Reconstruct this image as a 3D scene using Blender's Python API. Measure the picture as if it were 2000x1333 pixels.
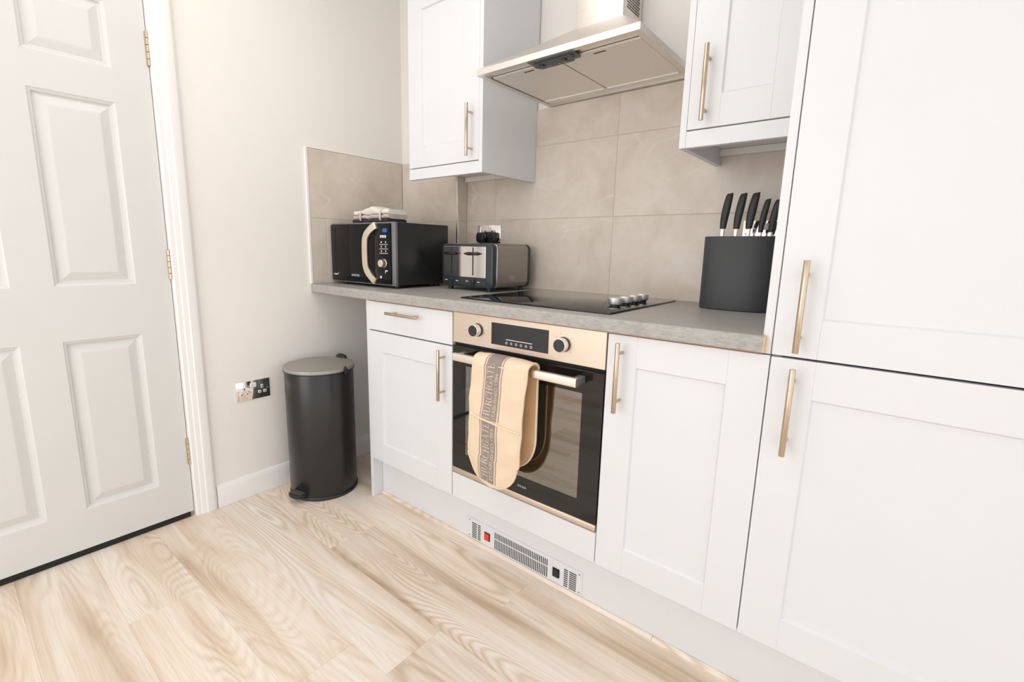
import bpy, bmesh, math, random
from mathutils import Vector, Matrix, noise as mnoise

random.seed(7)
scene = bpy.context.scene
for o in list(bpy.data.objects):
    bpy.data.objects.remove(o)
COL = scene.collection

# ------------------------------------------------------------------ camera
CAM = Vector((2.1121, -1.7999, 1.1197))
yaw, pit, rol = math.radians(39.9045), math.radians(-10.2430), math.radians(1.0334)
fw = Vector((-math.sin(yaw) * math.cos(pit), math.cos(yaw) * math.cos(pit), math.sin(pit)))
rt = Vector((math.cos(yaw), math.sin(yaw), 0.0))
up = rt.cross(fw)
r2 = rt * math.cos(rol) + up * math.sin(rol)
u2 = -rt * math.sin(rol) + up * math.cos(rol)
cd = bpy.data.cameras.new('camera')
cam = bpy.data.objects.new('camera', cd)
COL.objects.link(cam)
cam.matrix_world = Matrix(((r2.x, u2.x, -fw.x, CAM.x), (r2.y, u2.y, -fw.y, CAM.y),
                           (r2.z, u2.z, -fw.z, CAM.z), (0, 0, 0, 1)))
cd.sensor_fit = 'HORIZONTAL'
cd.sensor_width = 36.0
cd.lens = 929.58 * 36.0 / 2000.0
cd.shift_x = 38.15 / 2000.0
cd.shift_y = -12.55 / 2000.0
cd.clip_start = 0.02
scene.camera = cam

# ------------------------------------------------------------------ light
w = bpy.data.worlds.new('daylight')
scene.world = w
w.use_nodes = True
w.node_tree.nodes['Background'].inputs[0].default_value = (1, 0.995, 0.99, 1)
w.node_tree.nodes['Background'].inputs[1].default_value = 0.91


def area(name, loc, target, sx, sy, power, col):
    ld = bpy.data.lights.new(name, 'AREA')
    ld.shape = 'RECTANGLE'
    ld.size, ld.size_y = sx, sy
    ld.energy = power
    ld.color = col
    o = bpy.data.objects.new(name, ld)
    COL.objects.link(o)
    o.location = loc
    d = Vector(target) - Vector(loc)
    o.rotation_euler = d.to_track_quat('-Z', 'Y').to_euler()
    return o


area('front_fill_light', (0.55, -3.40, 1.20), (0.70, 0, 0.75), 1.8, 1.5, 10, (1.0, 0.995, 0.99))  # added fill from behind the camera towards the left corner; no window is built
area('overhead_fill_light', (0.95, -1.35, 2.41), (0.95, -1.35, 0), 1.2, 1.2, 5.5, (1.0, 0.985, 0.965))  # added overhead fill for even brightness, has no lamp fixture

vs = scene.view_settings
vs.view_transform = 'Standard'
vs.look = 'None'
vs.gamma = 1.0
vs.use_curve_mapping = False
vs.exposure = 0.74

# ------------------------------------------------------------------ materials


def new_mat(name):
    m = bpy.data.materials.new(name)
    m.use_nodes = True
    return m, m.node_tree, m.node_tree.nodes['Principled BSDF']


def setp(b, col=None, rough=None, metal=None, **kw):
    if col is not None:
        b.inputs['Base Color'].default_value = (*col, 1)
    if rough is not None:
        b.inputs['Roughness'].default_value = rough
    if metal is not None:
        b.inputs['Metallic'].default_value = metal
    for k, v in kw.items():
        b.inputs[k].default_value = v


def N(nt, typ, **props):
    n = nt.nodes.new(typ)
    for k, v in props.items():
        setattr(n, k, v)
    return n


def coords(nt, scale=(1, 1, 1), rnd=0.0):
    tc = N(nt, 'ShaderNodeTexCoord')
    mp = N(nt, 'ShaderNodeMapping')
    mp.inputs['Scale'].default_value = scale
    src = tc.outputs['Object']
    if rnd:
        oi = N(nt, 'ShaderNodeObjectInfo')
        mu = N(nt, 'ShaderNodeMath', operation='MULTIPLY')
        mu.inputs[1].default_value = rnd
        nt.links.new(oi.outputs['Random'], mu.inputs[0])
        ad = N(nt, 'ShaderNodeVectorMath', operation='ADD')
        nt.links.new(src, ad.inputs[0])
        nt.links.new(mu.outputs[0], ad.inputs[1])
        src = ad.outputs[0]
    nt.links.new(src, mp.inputs['Vector'])
    return mp.outputs['Vector']


def noise(nt, vec, scale, detail=3.0, rough=0.5, dist=0.0):
    n = N(nt, 'ShaderNodeTexNoise')
    n.inputs['Scale'].default_value = scale
    n.inputs['Detail'].default_value = detail
    n.inputs['Roughness'].default_value = rough
    n.inputs['Distortion'].default_value = dist
    nt.links.new(vec, n.inputs['Vector'])
    return n.outputs['Fac']


def ramp(nt, fac, stops):
    r = N(nt, 'ShaderNodeValToRGB')
    el = r.color_ramp.elements
    while len(el) < len(stops):
        el.new(0.5)
    for e, (p, c) in zip(el, stops):
        e.position = p
        e.color = (*c, 1) if len(c) == 3 else c
    nt.links.new(fac, r.inputs['Fac'])
    return r.outputs['Color']


def mix(nt, fac, a, b, mode='MIX'):
    m = N(nt, 'ShaderNodeMix', data_type='RGBA', blend_type=mode)
    for sock, v in ((m.inputs[0], fac), (m.inputs[6], a), (m.inputs[7], b)):
        if isinstance(v, (int, float)):
            sock.default_value = v
        elif isinstance(v, tuple):
            sock.default_value = (*v, 1)
        else:
            nt.links.new(v, sock)
    return m.outputs[2]


def math_(nt, op, a, b=None):
    m = N(nt, 'ShaderNodeMath', operation=op)
    for s, v in ((m.inputs[0], a), (m.inputs[1], b)):
        if v is None:
            continue
        if isinstance(v, (int, float)):
            s.default_value = v
        else:
            nt.links.new(v, s)
    return m.outputs[0]


def bump(nt, b, h, strength, dist=0.001):
    n = N(nt, 'ShaderNodeBump')
    n.inputs['Strength'].default_value = strength
    n.inputs['Distance'].default_value = dist
    nt.links.new(h, n.inputs['Height'])
    nt.links.new(n.outputs['Normal'], b.inputs['Normal'])


def plain(name, col, rough=0.5, metal=0.0, var=0.03, scale=6.0, bmp=0.0, bscale=300.0, **kw):
    """plain coloured surface with a faint procedural variation"""
    m, nt, b = new_mat(name)
    setp(b, col, rough, metal, **kw)
    v = coords(nt)
    f = noise(nt, v, scale, 3)
    lo = tuple(max(0, c * (1 - var)) for c in col)
    hi = tuple(min(1, c * (1 + var)) for c in col)
    nt.links.new(ramp(nt, f, [(0.3, lo), (0.7, hi)]), b.inputs['Base Color'])
    if bmp:
        bump(nt, b, noise(nt, v, bscale, 2), bmp)
    return m


def brushed(name, col, rough, stretch, var=0.06):
    m, nt, b = new_mat(name)
    setp(b, col, rough, 1.0)
    v = coords(nt, stretch)
    f = noise(nt, v, 1.0, 3, 0.6)
    lo = tuple(c * (1 - var) for c in col)
    hi = tuple(min(1, c * (1 + var)) for c in col)
    nt.links.new(ramp(nt, f, [(0.3, lo), (0.7, hi)]), b.inputs['Base Color'])
    nt.links.new(ramp(nt, f, [(0.2, (rough * 0.85,) * 3), (0.8, (min(1, rough * 1.2),) * 3)]), b.inputs['Roughness'])
    return m


MT = {}
MT['cabinet'] = plain('white_cabinet_foil', (0.738, 0.750, 0.770), 0.38, var=0.008, bmp=0.05, bscale=180)
MT['cabinet_in'] = plain('white_melamine', (0.80, 0.79, 0.77), 0.5, var=0.01)
MT['wall'] = plain('warm_white_paint', (0.862, 0.832, 0.797), 0.75, var=0.012, scale=2.0, bmp=0.05, bscale=220)
MT['ceil'] = plain('ceiling_paint', (0.86, 0.85, 0.84), 0.8, var=0.01)
MT['gloss'] = plain('white_gloss_trim', (0.88, 0.865, 0.85), 0.35, var=0.01)
MT['door'] = plain('white_door_paint', (0.695, 0.695, 0.68), 0.36, var=0.01, bmp=0.06, bscale=160)
MT['hinge'] = brushed('aged_brass_hinge', (0.62, 0.50, 0.38), 0.35, (40, 40, 40))
MT['strip'] = plain('black_draught_rubber', (0.008, 0.008, 0.008), 0.7, var=0.1)
MT['handle'] = brushed('brushed_nickel_brass', (0.58, 0.465, 0.345), 0.22, (60, 60, 60))
MT['oven_steel'] = brushed('champagne_oven_steel', (0.74, 0.635, 0.535), 0.42, (3, 200, 200), 0.03)
MT['oven_bar'] = brushed('satin_aluminium_bar', (0.90, 0.83, 0.75), 0.33, (3, 200, 200), 0.03)
MT['hood_steel'] = brushed('hood_steel', (0.80, 0.76, 0.715), 0.38, (3, 200, 200), 0.03)
MT['filter'] = brushed('filter_aluminium', (0.86, 0.83, 0.79), 0.55, (260, 260, 40), 0.06)
MT['chrome'] = plain('polished_chrome', (0.86, 0.85, 0.84), 0.05, 1.0, var=0.01)
MT['toast_mirror'] = plain('toaster_mirror_steel', (0.72, 0.69, 0.66), 0.09, 1.0, var=0.02)
MT['toast_side'] = brushed('toaster_side_steel', (0.36, 0.335, 0.315), 0.40, (200, 6, 200), 0.08)
MT['toast_dark'] = plain('toaster_anthracite', (0.026, 0.034, 0.042), 0.30, var=0.05)
MT['black'] = plain('satin_black_plastic', (0.012, 0.012, 0.013), 0.35, var=0.1)
MT['black_soft'] = plain('soft_black_handle', (0.016, 0.017, 0.018), 0.48, var=0.1)
MT['gloss_black'] = plain('gloss_black_front', (0.004, 0.004, 0.005), 0.12, var=0.1, **{'Specular IOR Level': 0.22})
MT['mw_body'] = plain('microwave_black_paint', (0.014, 0.015, 0.016), 0.38, var=0.08)
MT['mw_strip'] = plain('microwave_grey_edge', (0.20, 0.20, 0.21), 0.35, 0.4, var=0.03)
MT['mw_handle'] = brushed('champagne_handle', (0.83, 0.74, 0.62), 0.38, (50, 50, 50), 0.03)
MT['bin'] = plain('matt_black_bin_steel', (0.036, 0.035, 0.033), 0.27, 0.45, var=0.06)
MT['bin_lid'] = plain('bin_lid_satin', (0.34, 0.32, 0.295), 0.42, 0.3, var=0.03)
MT['block'] = plain('charcoal_knife_block', (0.043, 0.046, 0.050), 0.50, var=0.04, bmp=0.05, bscale=400)
MT['white_plastic'] = plain('white_plastic', (0.82, 0.81, 0.79), 0.4, var=0.01)
MT['mark'] = plain('printed_white_mark', (0.75, 0.75, 0.75), 0.5, var=0.01)
MT['mark_grey'] = plain('printed_grey_mark', (0.30, 0.30, 0.31), 0.5, var=0.01)
MT['brown_edge'] = plain('raw_board_edge', (0.42, 0.22, 0.13), 0.8, var=0.15, scale=60)
MT['chip_edge'] = plain('raw_chipboard_end', (0.80, 0.55, 0.30), 0.8, var=0.2, scale=160)
MT['grout'] = plain('beige_grout', (0.60, 0.53, 0.465), 0.85, var=0.04, scale=40)
MT['subfloor'] = plain('subfloor', (0.45, 0.36, 0.28), 0.9, var=0.05)
MT['dark'] = plain('dark_cavity', (0.01, 0.01, 0.01), 0.8, var=0.1)
MT['enamel'] = plain('oven_enamel', (0.07, 0.068, 0.064), 0.3, var=0.1)
MT['glass_black'] = plain('black_oven_glass', (0.010, 0.009, 0.008), 0.05, var=0.05)
MT['hob_glass'] = plain('black_hob_glass', (0.006, 0.006, 0.006), 0.03, var=0.05)
MT['display'] = plain('oven_display', (0.018, 0.020, 0.023), 0.12, var=0.05)
MT['red_switch'] = plain('red_rocker', (0.75, 0.05, 0.03), 0.3, var=0.03)
MT['knob_dark'] = plain('dark_knob_face', (0.020, 0.021, 0.022), 0.35, var=0.05)
MT['bolster'] = brushed('satin_bolster_steel', (0.66, 0.61, 0.55), 0.32, (80, 80, 80), 0.05)
MT['knob_silver'] = brushed('spun_silver_knob', (0.88, 0.86, 0.85), 0.42, (20, 20, 300), 0.05)
MT['towel_white'] = plain('white_towel', (0.80, 0.76, 0.69), 0.95, var=0.05, scale=40, bmp=0.5, bscale=500)
MT['towel_mauve'] = plain('mauve_towel', (0.55, 0.46, 0.43), 0.95, var=0.08, scale=40, bmp=0.5, bscale=500)
MT['towel_dark'] = plain('dark_grey_towel', (0.045, 0.043, 0.043), 0.95, var=0.1, scale=40, bmp=0.5, bscale=500)
MT['string'] = plain('natural_ribbon', (0.66, 0.56, 0.48), 0.9, var=0.1, scale=90)
MT['glove'] = plain('cream_cotton', (0.79, 0.635, 0.475), 0.95, var=0.03, scale=14, bmp=0.4, bscale=700)
MT['glove_shaded'] = plain('cream_cotton_shaded', (0.66, 0.42, 0.23), 0.95, var=0.05, scale=14, bmp=0.4, bscale=700)  # same cotton, with shadow and warm bounce put into the colour
MT['glove_print'] = plain('taupe_print', (0.30, 0.245, 0.215), 0.95, var=0.05, scale=60, bmp=0.3, bscale=700)
MT['glove_letter'] = plain('cream_lettering', (0.66, 0.56, 0.47), 0.95, var=0.03)
MT['plastic_grey'] = plain('grey_plastic', (0.12, 0.125, 0.12), 0.45, var=0.05)
MT['slot_dark'] = plain('slot_shadow_grey', (0.045, 0.043, 0.04), 0.6, var=0.1)
MT['hood_ctrl'] = plain('hood_control_grey', (0.055, 0.06, 0.06), 0.4, var=0.05)
MT['chip_trim'] = brushed('chrome_corner_trim', (0.86, 0.84, 0.82), 0.18, (10, 10, 10))


def emit_mat(name, col, s):
    m, nt, b = new_mat(name)
    setp(b, (0.01, 0.01, 0.02), 0.4)
    b.inputs['Emission Color'].default_value = (*col, 1)
    b.inputs['Emission Strength'].default_value = s
    return m


MT['blue_led'] = emit_mat('blue_clock_display', (0.05, 0.22, 0.9), 0.25)


def floor_mat():
    m, nt, b = new_mat('oak_plank')
    v = coords(nt, (1, 1, 1), 37.0)
    # slow distortion so that grain wanders
    def vm(scale):
        mp = N(nt, 'ShaderNodeMapping')
        mp.inputs['Scale'].default_value = scale
        nt.links.new(v, mp.inputs['Vector'])
        return mp.outputs['Vector']
    field = noise(nt, vm((0.85, 5.2, 1)), 1.0, 1.4, 0.45, 0.30)
    rings = math_(nt, 'SINE', math_(nt, 'MULTIPLY', field, 230.0))
    rings = math_(nt, 'MULTIPLY', math_(nt, 'ADD', rings, 1.0), 0.5)
    cath = noise(nt, vm((0.9, 5.5, 3)), 1.0, 2.0, 0.5)
    mask = ramp(nt, cath, [(0.46, (0.12, 0.12, 0.12)), (0.62, (1, 1, 1))])
    fib = noise(nt, vm((5, 170, 1)), 1.0, 3, 0.6)
    broad = noise(nt, vm((0.8, 9, 1)), 1.0, 3, 0.55, 0.4)
    base = ramp(nt, broad, [(0.28, (0.54, 0.42, 0.315)), (0.39, (0.735, 0.62, 0.51)), (0.50, (0.83, 0.745, 0.655)), (0.62, (0.87, 0.805, 0.735)), (0.8, (0.865, 0.82, 0.77))])
    oi = N(nt, 'ShaderNodeObjectInfo')
    tint = ramp(nt, oi.outputs['Random'], [(0.0, (0.96, 0.955, 0.96)), (0.35, (1.0, 0.97, 0.93)), (0.7, (1.03, 1.0, 0.965)), (1.0, (0.96, 0.945, 0.94))])
    c = mix(nt, 1.0, base, tint, 'MULTIPLY')
    ringcol = ramp(nt, rings, [(0.0, (0.74, 0.66, 0.58)), (0.35, (0.92, 0.885, 0.85)), (0.75, (1.0, 1.0, 1.0)), (1.0, (1.07, 1.08, 1.09))])
    k = math_(nt, 'MULTIPLY', mask, 0.62)
    ringmix = mix(nt, k, (1.0, 1.0, 1.0), ringcol)
    c = mix(nt, 1.0, c, ringmix, 'MULTIPLY')
    fibcol = ramp(nt, fib, [(0.30, (0.89, 0.865, 0.84)), (0.55, (1, 1, 1)), (0.8, (1.03, 1.03, 1.03))])
    c = mix(nt, 0.8, c, mix(nt, 1.0, c, fibcol, 'MULTIPLY'))
    nt.links.new(c, b.inputs['Base Color'])
    setp(b, None, 0.42)
    bump(nt, b, fib, 0.06)
    return m


MT['plank'] = floor_mat()


def tile_mat():
    m, nt, b = new_mat('stone_effect_tile')
    v = coords(nt, (1, 1, 1), 19.0)
    cl = noise(nt, v, 4.5, 5, 0.55, 0.6)
    fine = noise(nt, v, 34, 4, 0.6)
    base = ramp(nt, cl, [(0.30, (0.60, 0.52, 0.44)), (0.50, (0.685, 0.605, 0.525)), (0.70, (0.745, 0.675, 0.605))])
    c = mix(nt, 0.10, base, ramp(nt, fine, [(0.3, (0.52, 0.46, 0.40)), (0.7, (0.78, 0.73, 0.67))]))
    # light veins: thin contour of a warped noise, faded in and out
    mp = N(nt, 'ShaderNodeMapping')
    mp.inputs['Rotation'].default_value = (0.3, 0.75, 0.5)
    mp.inputs['Scale'].default_value = (1.0, 1.0, 2.6)
    nt.links.new(v, mp.inputs['Vector'])
    vn = noise(nt, mp.outputs['Vector'], 2.1, 2.5, 0.5, 0.5)
    d = math_(nt, 'ABSOLUTE', math_(nt, 'SUBTRACT', vn, 0.5))
    vein = ramp(nt, d, [(0.0, (1, 1, 1)), (0.010, (0, 0, 0))])
    fade = ramp(nt, noise(nt, v, 5.0, 2), [(0.48, (0, 0, 0)), (0.66, (1, 1, 1))])
    f = math_(nt, 'MULTIPLY', math_(nt, 'MULTIPLY', vein, fade), 0.42)
    c = mix(nt, f, c, (0.86, 0.83, 0.79))
    nt.links.new(c, b.inputs['Base Color'])
    setp(b, None, 0.34)
    bump(nt, b, fine, 0.04)
    return m


MT['tile'] = tile_mat()


def worktop_mat():
    m, nt, b = new_mat('grey_concrete_laminate')
    v = coords(nt)
    a = noise(nt, v, 7, 4, 0.6, 0.3)
    mp = N(nt, 'ShaderNodeMapping')
    mp.inputs['Scale'].default_value = (60, 200, 200)
    nt.links.new(v, mp.inputs['Vector'])
    f = noise(nt, mp.outputs['Vector'], 1.0, 4, 0.65)
    base = ramp(nt, a, [(0.3, (0.38, 0.366, 0.347)), (0.7, (0.48, 0.463, 0.44))])
    c = mix(nt, 0.5, base, ramp(nt, f, [(0.30, (0.19, 0.178, 0.166)), (0.52, (0.36, 0.345, 0.328)), (0.75, (0.48, 0.465, 0.445))]))
    nt.links.new(c, b.inputs['Base Color'])
    setp(b, None, 0.40)
    bump(nt, b, f, 0.08)
    return m


MT['worktop'] = worktop_mat()


def pane_mat():
    m, nt, b = new_mat('oven_window_glass')
    out = nt.nodes['Material Output']
    gl = N(nt, 'ShaderNodeBsdfGlossy')
    gl.inputs['Color'].default_value = (0.86, 0.84, 0.79, 1)
    gl.inputs['Roughness'].default_value = 0.03
    tr = N(nt, 'ShaderNodeBsdfTransparent')
    v = coords(nt)
    tint = ramp(nt, noise(nt, v, 3, 2), [(0.3, (0.30, 0.29, 0.28)), (0.7, (0.33, 0.32, 0.31))])
    nt.links.new(tint, tr.inputs['Color'])
    fr = N(nt, 'ShaderNodeFresnel')
    fr.inputs['IOR'].default_value = 3.4
    mx = N(nt, 'ShaderNodeMixShader')
    nt.links.new(fr.outputs[0], mx.inputs[0])
    nt.links.new(tr.outputs[0], mx.inputs[1])
    nt.links.new(gl.outputs[0], mx.inputs[2])
    nt.links.new(mx.outputs[0], out.inputs['Surface'])
    return m


MT['pane'] = pane_mat()

# ------------------------------------------------------------------ mesh helpers


def nb():
    return bmesh.new()


def bx(bm, x0, x1, y0, y1, z0, z1, bev=0.0, seg=2):
    t = bmesh.new()
    bmesh.ops.create_cube(t, size=1.0)
    for v in t.verts:
        v.co = Vector(((x0 + x1) / 2 + v.co.x * (x1 - x0), (y0 + y1) / 2 + v.co.y * (y1 - y0), (z0 + z1) / 2 + v.co.z * (z1 - z0)))
    if bev > 0:
        bmesh.ops.bevel(t, geom=list(t.edges), offset=bev, segments=seg, profile=0.5, affect='EDGES')
    merge(bm, t)
    return bm


def merge(bm, t, M=None):
    if M is not None:
        bmesh.ops.transform(t, matrix=M, verts=t.verts)
    vm = [bm.verts.new(v.co) for v in t.verts]
    t.verts.index_update()
    for f in t.faces:
        try:
            bm.faces.new([vm[v.index] for v in f.verts])
        except ValueError:
            pass
    t.free()


def prism(bm, pts, axis, a0, a1, bev=0.0, seg=2):
    """extrude a 2-D polygon along an axis ('x': pts=(y,z), 'y': (x,z), 'z': (x,y))"""
    t = bmesh.new()

    def P(p, a):
        return {'x': (a, p[0], p[1]), 'y': (p[0], a, p[1]), 'z': (p[0], p[1], a)}[axis]
    A = [t.verts.new(P(p, a0)) for p in pts]
    B = [t.verts.new(P(p, a1)) for p in pts]
    n = len(pts)
    fa = t.faces.new(A)
    fb = t.faces.new(B[::-1])
    for i in range(n):
        j = (i + 1) % n
        t.faces.new((A[i], A[j], B[j], B[i]))
    bmesh.ops.recalc_face_normals(t, faces=t.faces)
    if bev > 0:
        ed = [e for e in t.edges if any(f in (fa, fb) for f in e.link_faces)]
        bmesh.ops.bevel(t, geom=ed, offset=bev, segments=seg, profile=0.5, affect='EDGES')
    merge(bm, t)
    return bm


def lathe(bm, prof, c, n=48, axis='z'):
    """prof: list of (r, h); closed at r==0"""
    rings = []
    for r, h in prof:
        if r <= 1e-6:
            p = {'z': (c[0], c[1], c[2] + h), 'y': (c[0], c[1] + h, c[2]), 'x': (c[0] + h, c[1], c[2])}[axis]
            rings.append([bm.verts.new(p)])
        else:
            ring = []
            for i in range(n):
                a = 2 * math.pi * i / n
                ca, sa = r * math.cos(a), r * math.sin(a)
                p = {'z': (c[0] + ca, c[1] + sa, c[2] + h), 'y': (c[0] + ca, c[1] + h, c[2] + sa), 'x': (c[0] + h, c[1] + ca, c[2] + sa)}[axis]
                ring.append(bm.verts.new(p))
            rings.append(ring)
    for A, B in zip(rings[:-1], rings[1:]):
        if len(A) == 1 and len(B) == 1:
            continue
        for i in range(n):
            j = (i + 1) % n
            if len(A) == 1:
                bm.faces.new((A[0], B[i], B[j]))
            elif len(B) == 1:
                bm.faces.new((A[i], A[j], B[0]))
            else:
                bm.faces.new((A[i], A[j], B[j], B[i]))
    return bm


def cyl(bm, c, r, h, axis='z', n=28, ch=0.0):
    ch = min(ch, r * 0.5, abs(h) * 0.45)
    s = 1 if h > 0 else -1
    if ch > 0:
        prof = [(0, 0), (r - ch, 0), (r, s * ch), (r, h - s * ch), (r - ch, h), (0, h)]
    else:
        prof = [(0, 0), (r, 0), (r, h), (0, h)]
    return lathe(bm, prof, c, n, axis)


def tube(bm, pts, r, n=10, caps=True):
    pts = [Vector(p) for p in pts]
    rings = []
    prev = None
    for i, p in enumerate(pts):
        d = (pts[min(i + 1, len(pts) - 1)] - pts[max(i - 1, 0)]).normalized()
        ref = Vector((0, 0, 1)) if abs(d.z) < 0.9 else Vector((1, 0, 0))
        if prev is None:
            u = d.cross(ref).normalized()
        else:
            u = (prev - d * prev.dot(d)).normalized()
        prev = u
        v = d.cross(u)
        rr = r[i] if isinstance(r, (list, tuple)) else r
        rings.append([bm.verts.new(p + (u * math.cos(2 * math.pi * k / n) + v * math.sin(2 * math.pi * k / n)) * rr) for k in range(n)])
    for A, B in zip(rings[:-1], rings[1:]):
        for i in range(n):
            j = (i + 1) % n
            bm.faces.new((A[i], A[j], B[j], B[i]))
    if caps:
        bm.faces.new(rings[0][::-1])
        bm.faces.new(rings[-1])
    return bm


def rrect(x0, x1, z0, z1, r, n=6):
    """rounded rectangle outline"""
    pts = []
    for cx, cz, a0 in ((x1 - r, z1 - r, 0), (x0 + r, z1 - r, 90), (x0 + r, z0 + r, 180), (x1 - r, z0 + r, 270)):
        for k in range(n + 1):
            a = math.radians(a0 + 90 * k / n)
            pts.append((cx + r * math.cos(a), cz + r * math.sin(a)))
    return pts


def finish(name, bm, mat, parent=None, off=None, smooth=True, angle=35, origin=None):
    bmesh.ops.recalc_face_normals(bm, faces=bm.faces)
    if off is not None:
        bmesh.ops.translate(bm, vec=-Vector(off), verts=bm.verts)
    me = bpy.data.meshes.new(name)
    bm.to_mesh(me)
    bm.free()
    if smooth:
        me.shade_smooth()
        me.set_sharp_from_angle(angle=math.radians(angle))
    me.materials.append(MT[mat] if isinstance(mat, str) else mat)
    o = bpy.data.objects.new(name, me)
    COL.objects.link(o)
    if parent is not None:
        o.parent = parent
    return o


ROOT = {}


def thing(name, label, cat, loc, rotz=0.0, group=None):
    o = bpy.data.objects.new(name, None)
    COL.objects.link(o)
    o.location = loc
    o.rotation_euler = (0, 0, rotz)
    o.empty_display_size = 0.05
    o['label'] = label
    o['category'] = cat
    if group:
        o['group'] = group
    ROOT[o] = Vector(loc)
    return o


def part(name, bm, mat, root, parent=None, world=True, **kw):
    """mesh given in world coordinates (world=True) or in the root's frame"""
    return finish(name, bm, mat, parent or root, ROOT[root] if world else None, **kw)


def struct(name, bm, mat, label, **kw):
    o = finish(name, bm, mat, **kw)
    o['kind'] = 'structure'
    o['label'] = label
    return o


def text_mesh(txt, size):
    """glyph outlines as list of polygons [(x,y),...] laid out from the origin"""
    cu = bpy.data.curves.new('t', 'FONT')
    cu.body = txt
    cu.size = size
    cu.resolution_u = 3
    ob = bpy.data.objects.new('t', cu)
    COL.objects.link(ob)
    dg = bpy.context.evaluated_depsgraph_get()
    me = bpy.data.meshes.new_from_object(ob.evaluated_get(dg))
    vs_ = [(v.co.x, v.co.y) for v in me.vertices]
    fs = [list(p.vertices) for p in me.polygons]
    bpy.data.objects.remove(ob)
    bpy.data.curves.remove(cu)
    bpy.data.meshes.remove(me)
    return vs_, fs


def add_text(bm, txt, size, fn):
    vs_, fs = text_mesh(txt, size)
    vv = [bm.verts.new(fn(a, b)) for a, b in vs_]
    for f in fs:
        try:
            bm.faces.new([vv[i] for i in f])
        except ValueError:
            pass


# =================================================================== SETTING
YF = -0.6081      # front plane of the base doors
ZW = 0.9402       # worktop surface
ZD0, ZD1 = 0.1935, 0.8965   # door bottom / top

# ---- floor
bm = nb()
bx(bm, -0.30, 4.6, -4.4, 0.10, -0.12, -0.0115)
floor = struct('floor', bm, 'subfloor', 'pale oak plank floor')
PW = 0.1975
ends = {0: 1.293, 2: 1.213, 3: 1.060, 4: 0.500, 1: 0.62, 5: 0.86}
PL = 1.285
for k in range(-3, 19):
    y1 = -0.5475 - PW * k
    y0 = y1 - PW
    e = ends.get(k, random.uniform(0.1, 1.3))
    while e > -0.12:
        e -= PL
    x = e
    while x < 4.4:
        a, b_ = max(x, -0.20), min(x + PL, 4.4)
        x += PL
        if b_ - a < 0.03:
            continue
        ya, yb = y0, min(y1, 0.008)
        if yb - ya < 0.02:
            continue
        cx, cy = (a + b_) / 2, (ya + yb) / 2
        bm = nb()
        g = 0.0001
        bx(bm, a + g - cx, b_ - g - cx, ya + g - cy, yb - g - cy, -0.0112, 0, 0.0005, 1)
        o = finish('plank', bm, 'plank', floor, smooth=False)
        o.location = (cx, cy, 0)

# ---- left wall with door opening
DY1, DY0 = -1.194, -1.962     # door leaf hinge edge / lock edge
bm = nb()
bx(bm, -0.11, 0, DY1 + 0.006, 0.10, 0, 2.42)
bx(bm, -0.11, 0, -4.4, DY0 - 0.006, 0, 2.42)
bx(bm, -0.11, 0, DY0 - 0.006, DY1 + 0.006, 1.995, 2.42)
wall_left = struct('wall_left', bm, 'wall', 'warm white painted wall with the panelled door', smooth=False)
# back wall with the boxed-in corner
bm = nb()
bx(bm, 0, 4.4, 0.008, 0.11, 0, 2.42)
bx(bm, 0, 0.4168, -0.0588, 0.008, 0, 2.42)
wall_back = struct('wall_back', bm, 'wall', 'white wall behind the kitchen units', smooth=False)
bm = nb()
bx(bm, -0.11, 4.4, -4.2, 0.11, 2.42, 2.5)
struct('ceiling', bm, 'ceil', 'plain white ceiling', smooth=False)

# ---- tiles: children of the wall they hang on
GR = 0.0013


def tile_y(x0, x1, z0, z1, y0, y1):
    cx, cy, cz = (x0 + x1) / 2, (y0 + y1) / 2, (z0 + z1) / 2
    bm = nb()
    bx(bm, x0 + GR - cx, x1 - GR - cx, y0 - cy, y1 - cy, z0 + GR - cz, z1 - GR - cz, 0.0008, 1)
    o = finish('tile', bm, 'tile', wall_back, smooth=False)
    o.location = (cx, cy, cz)


rows = [(ZW + 0.001, 1.2535), (1.2535, 1.5605), (1.5605, 1.7138)]
xs = [0.4248, 0.6125, 1.2225, 1.8325, 1.902]
for z0, z1 in rows:
    for x0, x1 in zip(xs[:-1], xs[1:]):
        tile_y(x0, x1, z0, z1, 0.0, 0.0078)
bm = nb()
bx(bm, 0.4170, 1.902, 0.0012, 0.0079, ZW, 1.7130)
bx(bm, 0.009, 0.4165, -0.0658, -0.0589, ZW, 1.5555)
bx(bm, 0.4169, 0.4240, -0.0588, 0.0012, ZW, 1.7130)
finish('grout_bed', bm, 'grout', wall_back, smooth=False)
for z0, z1 in ((ZW + 0.001, 1.2485), (1.2485, 1.5560)):
    tile_y(0.0085, 0.4165, z0, z1, -0.0668, -0.0590)
for z0, z1 in ((ZW + 0.001, 1.2535), (1.2535, 1.5605), (1.5605, 1.7138)):   # return of the box
    cz = (z0 + z1) / 2
    bm = nb()
    bx(bm, -0.0039, 0.0039, -0.0330, 0.0330, z0 - cz + GR, z1 - cz - GR, 0.0008, 1)
    o = finish('tile', bm, 'tile', wall_back, smooth=False)
    o.location = (0.4209, -0.0338, cz)
bm = nb()
bx(bm, 0.0004, 0.0066, -0.6125, -0.0589, ZW, 1.5555)
finish('grout_bed', bm, 'grout', wall_left, smooth=False)
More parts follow.
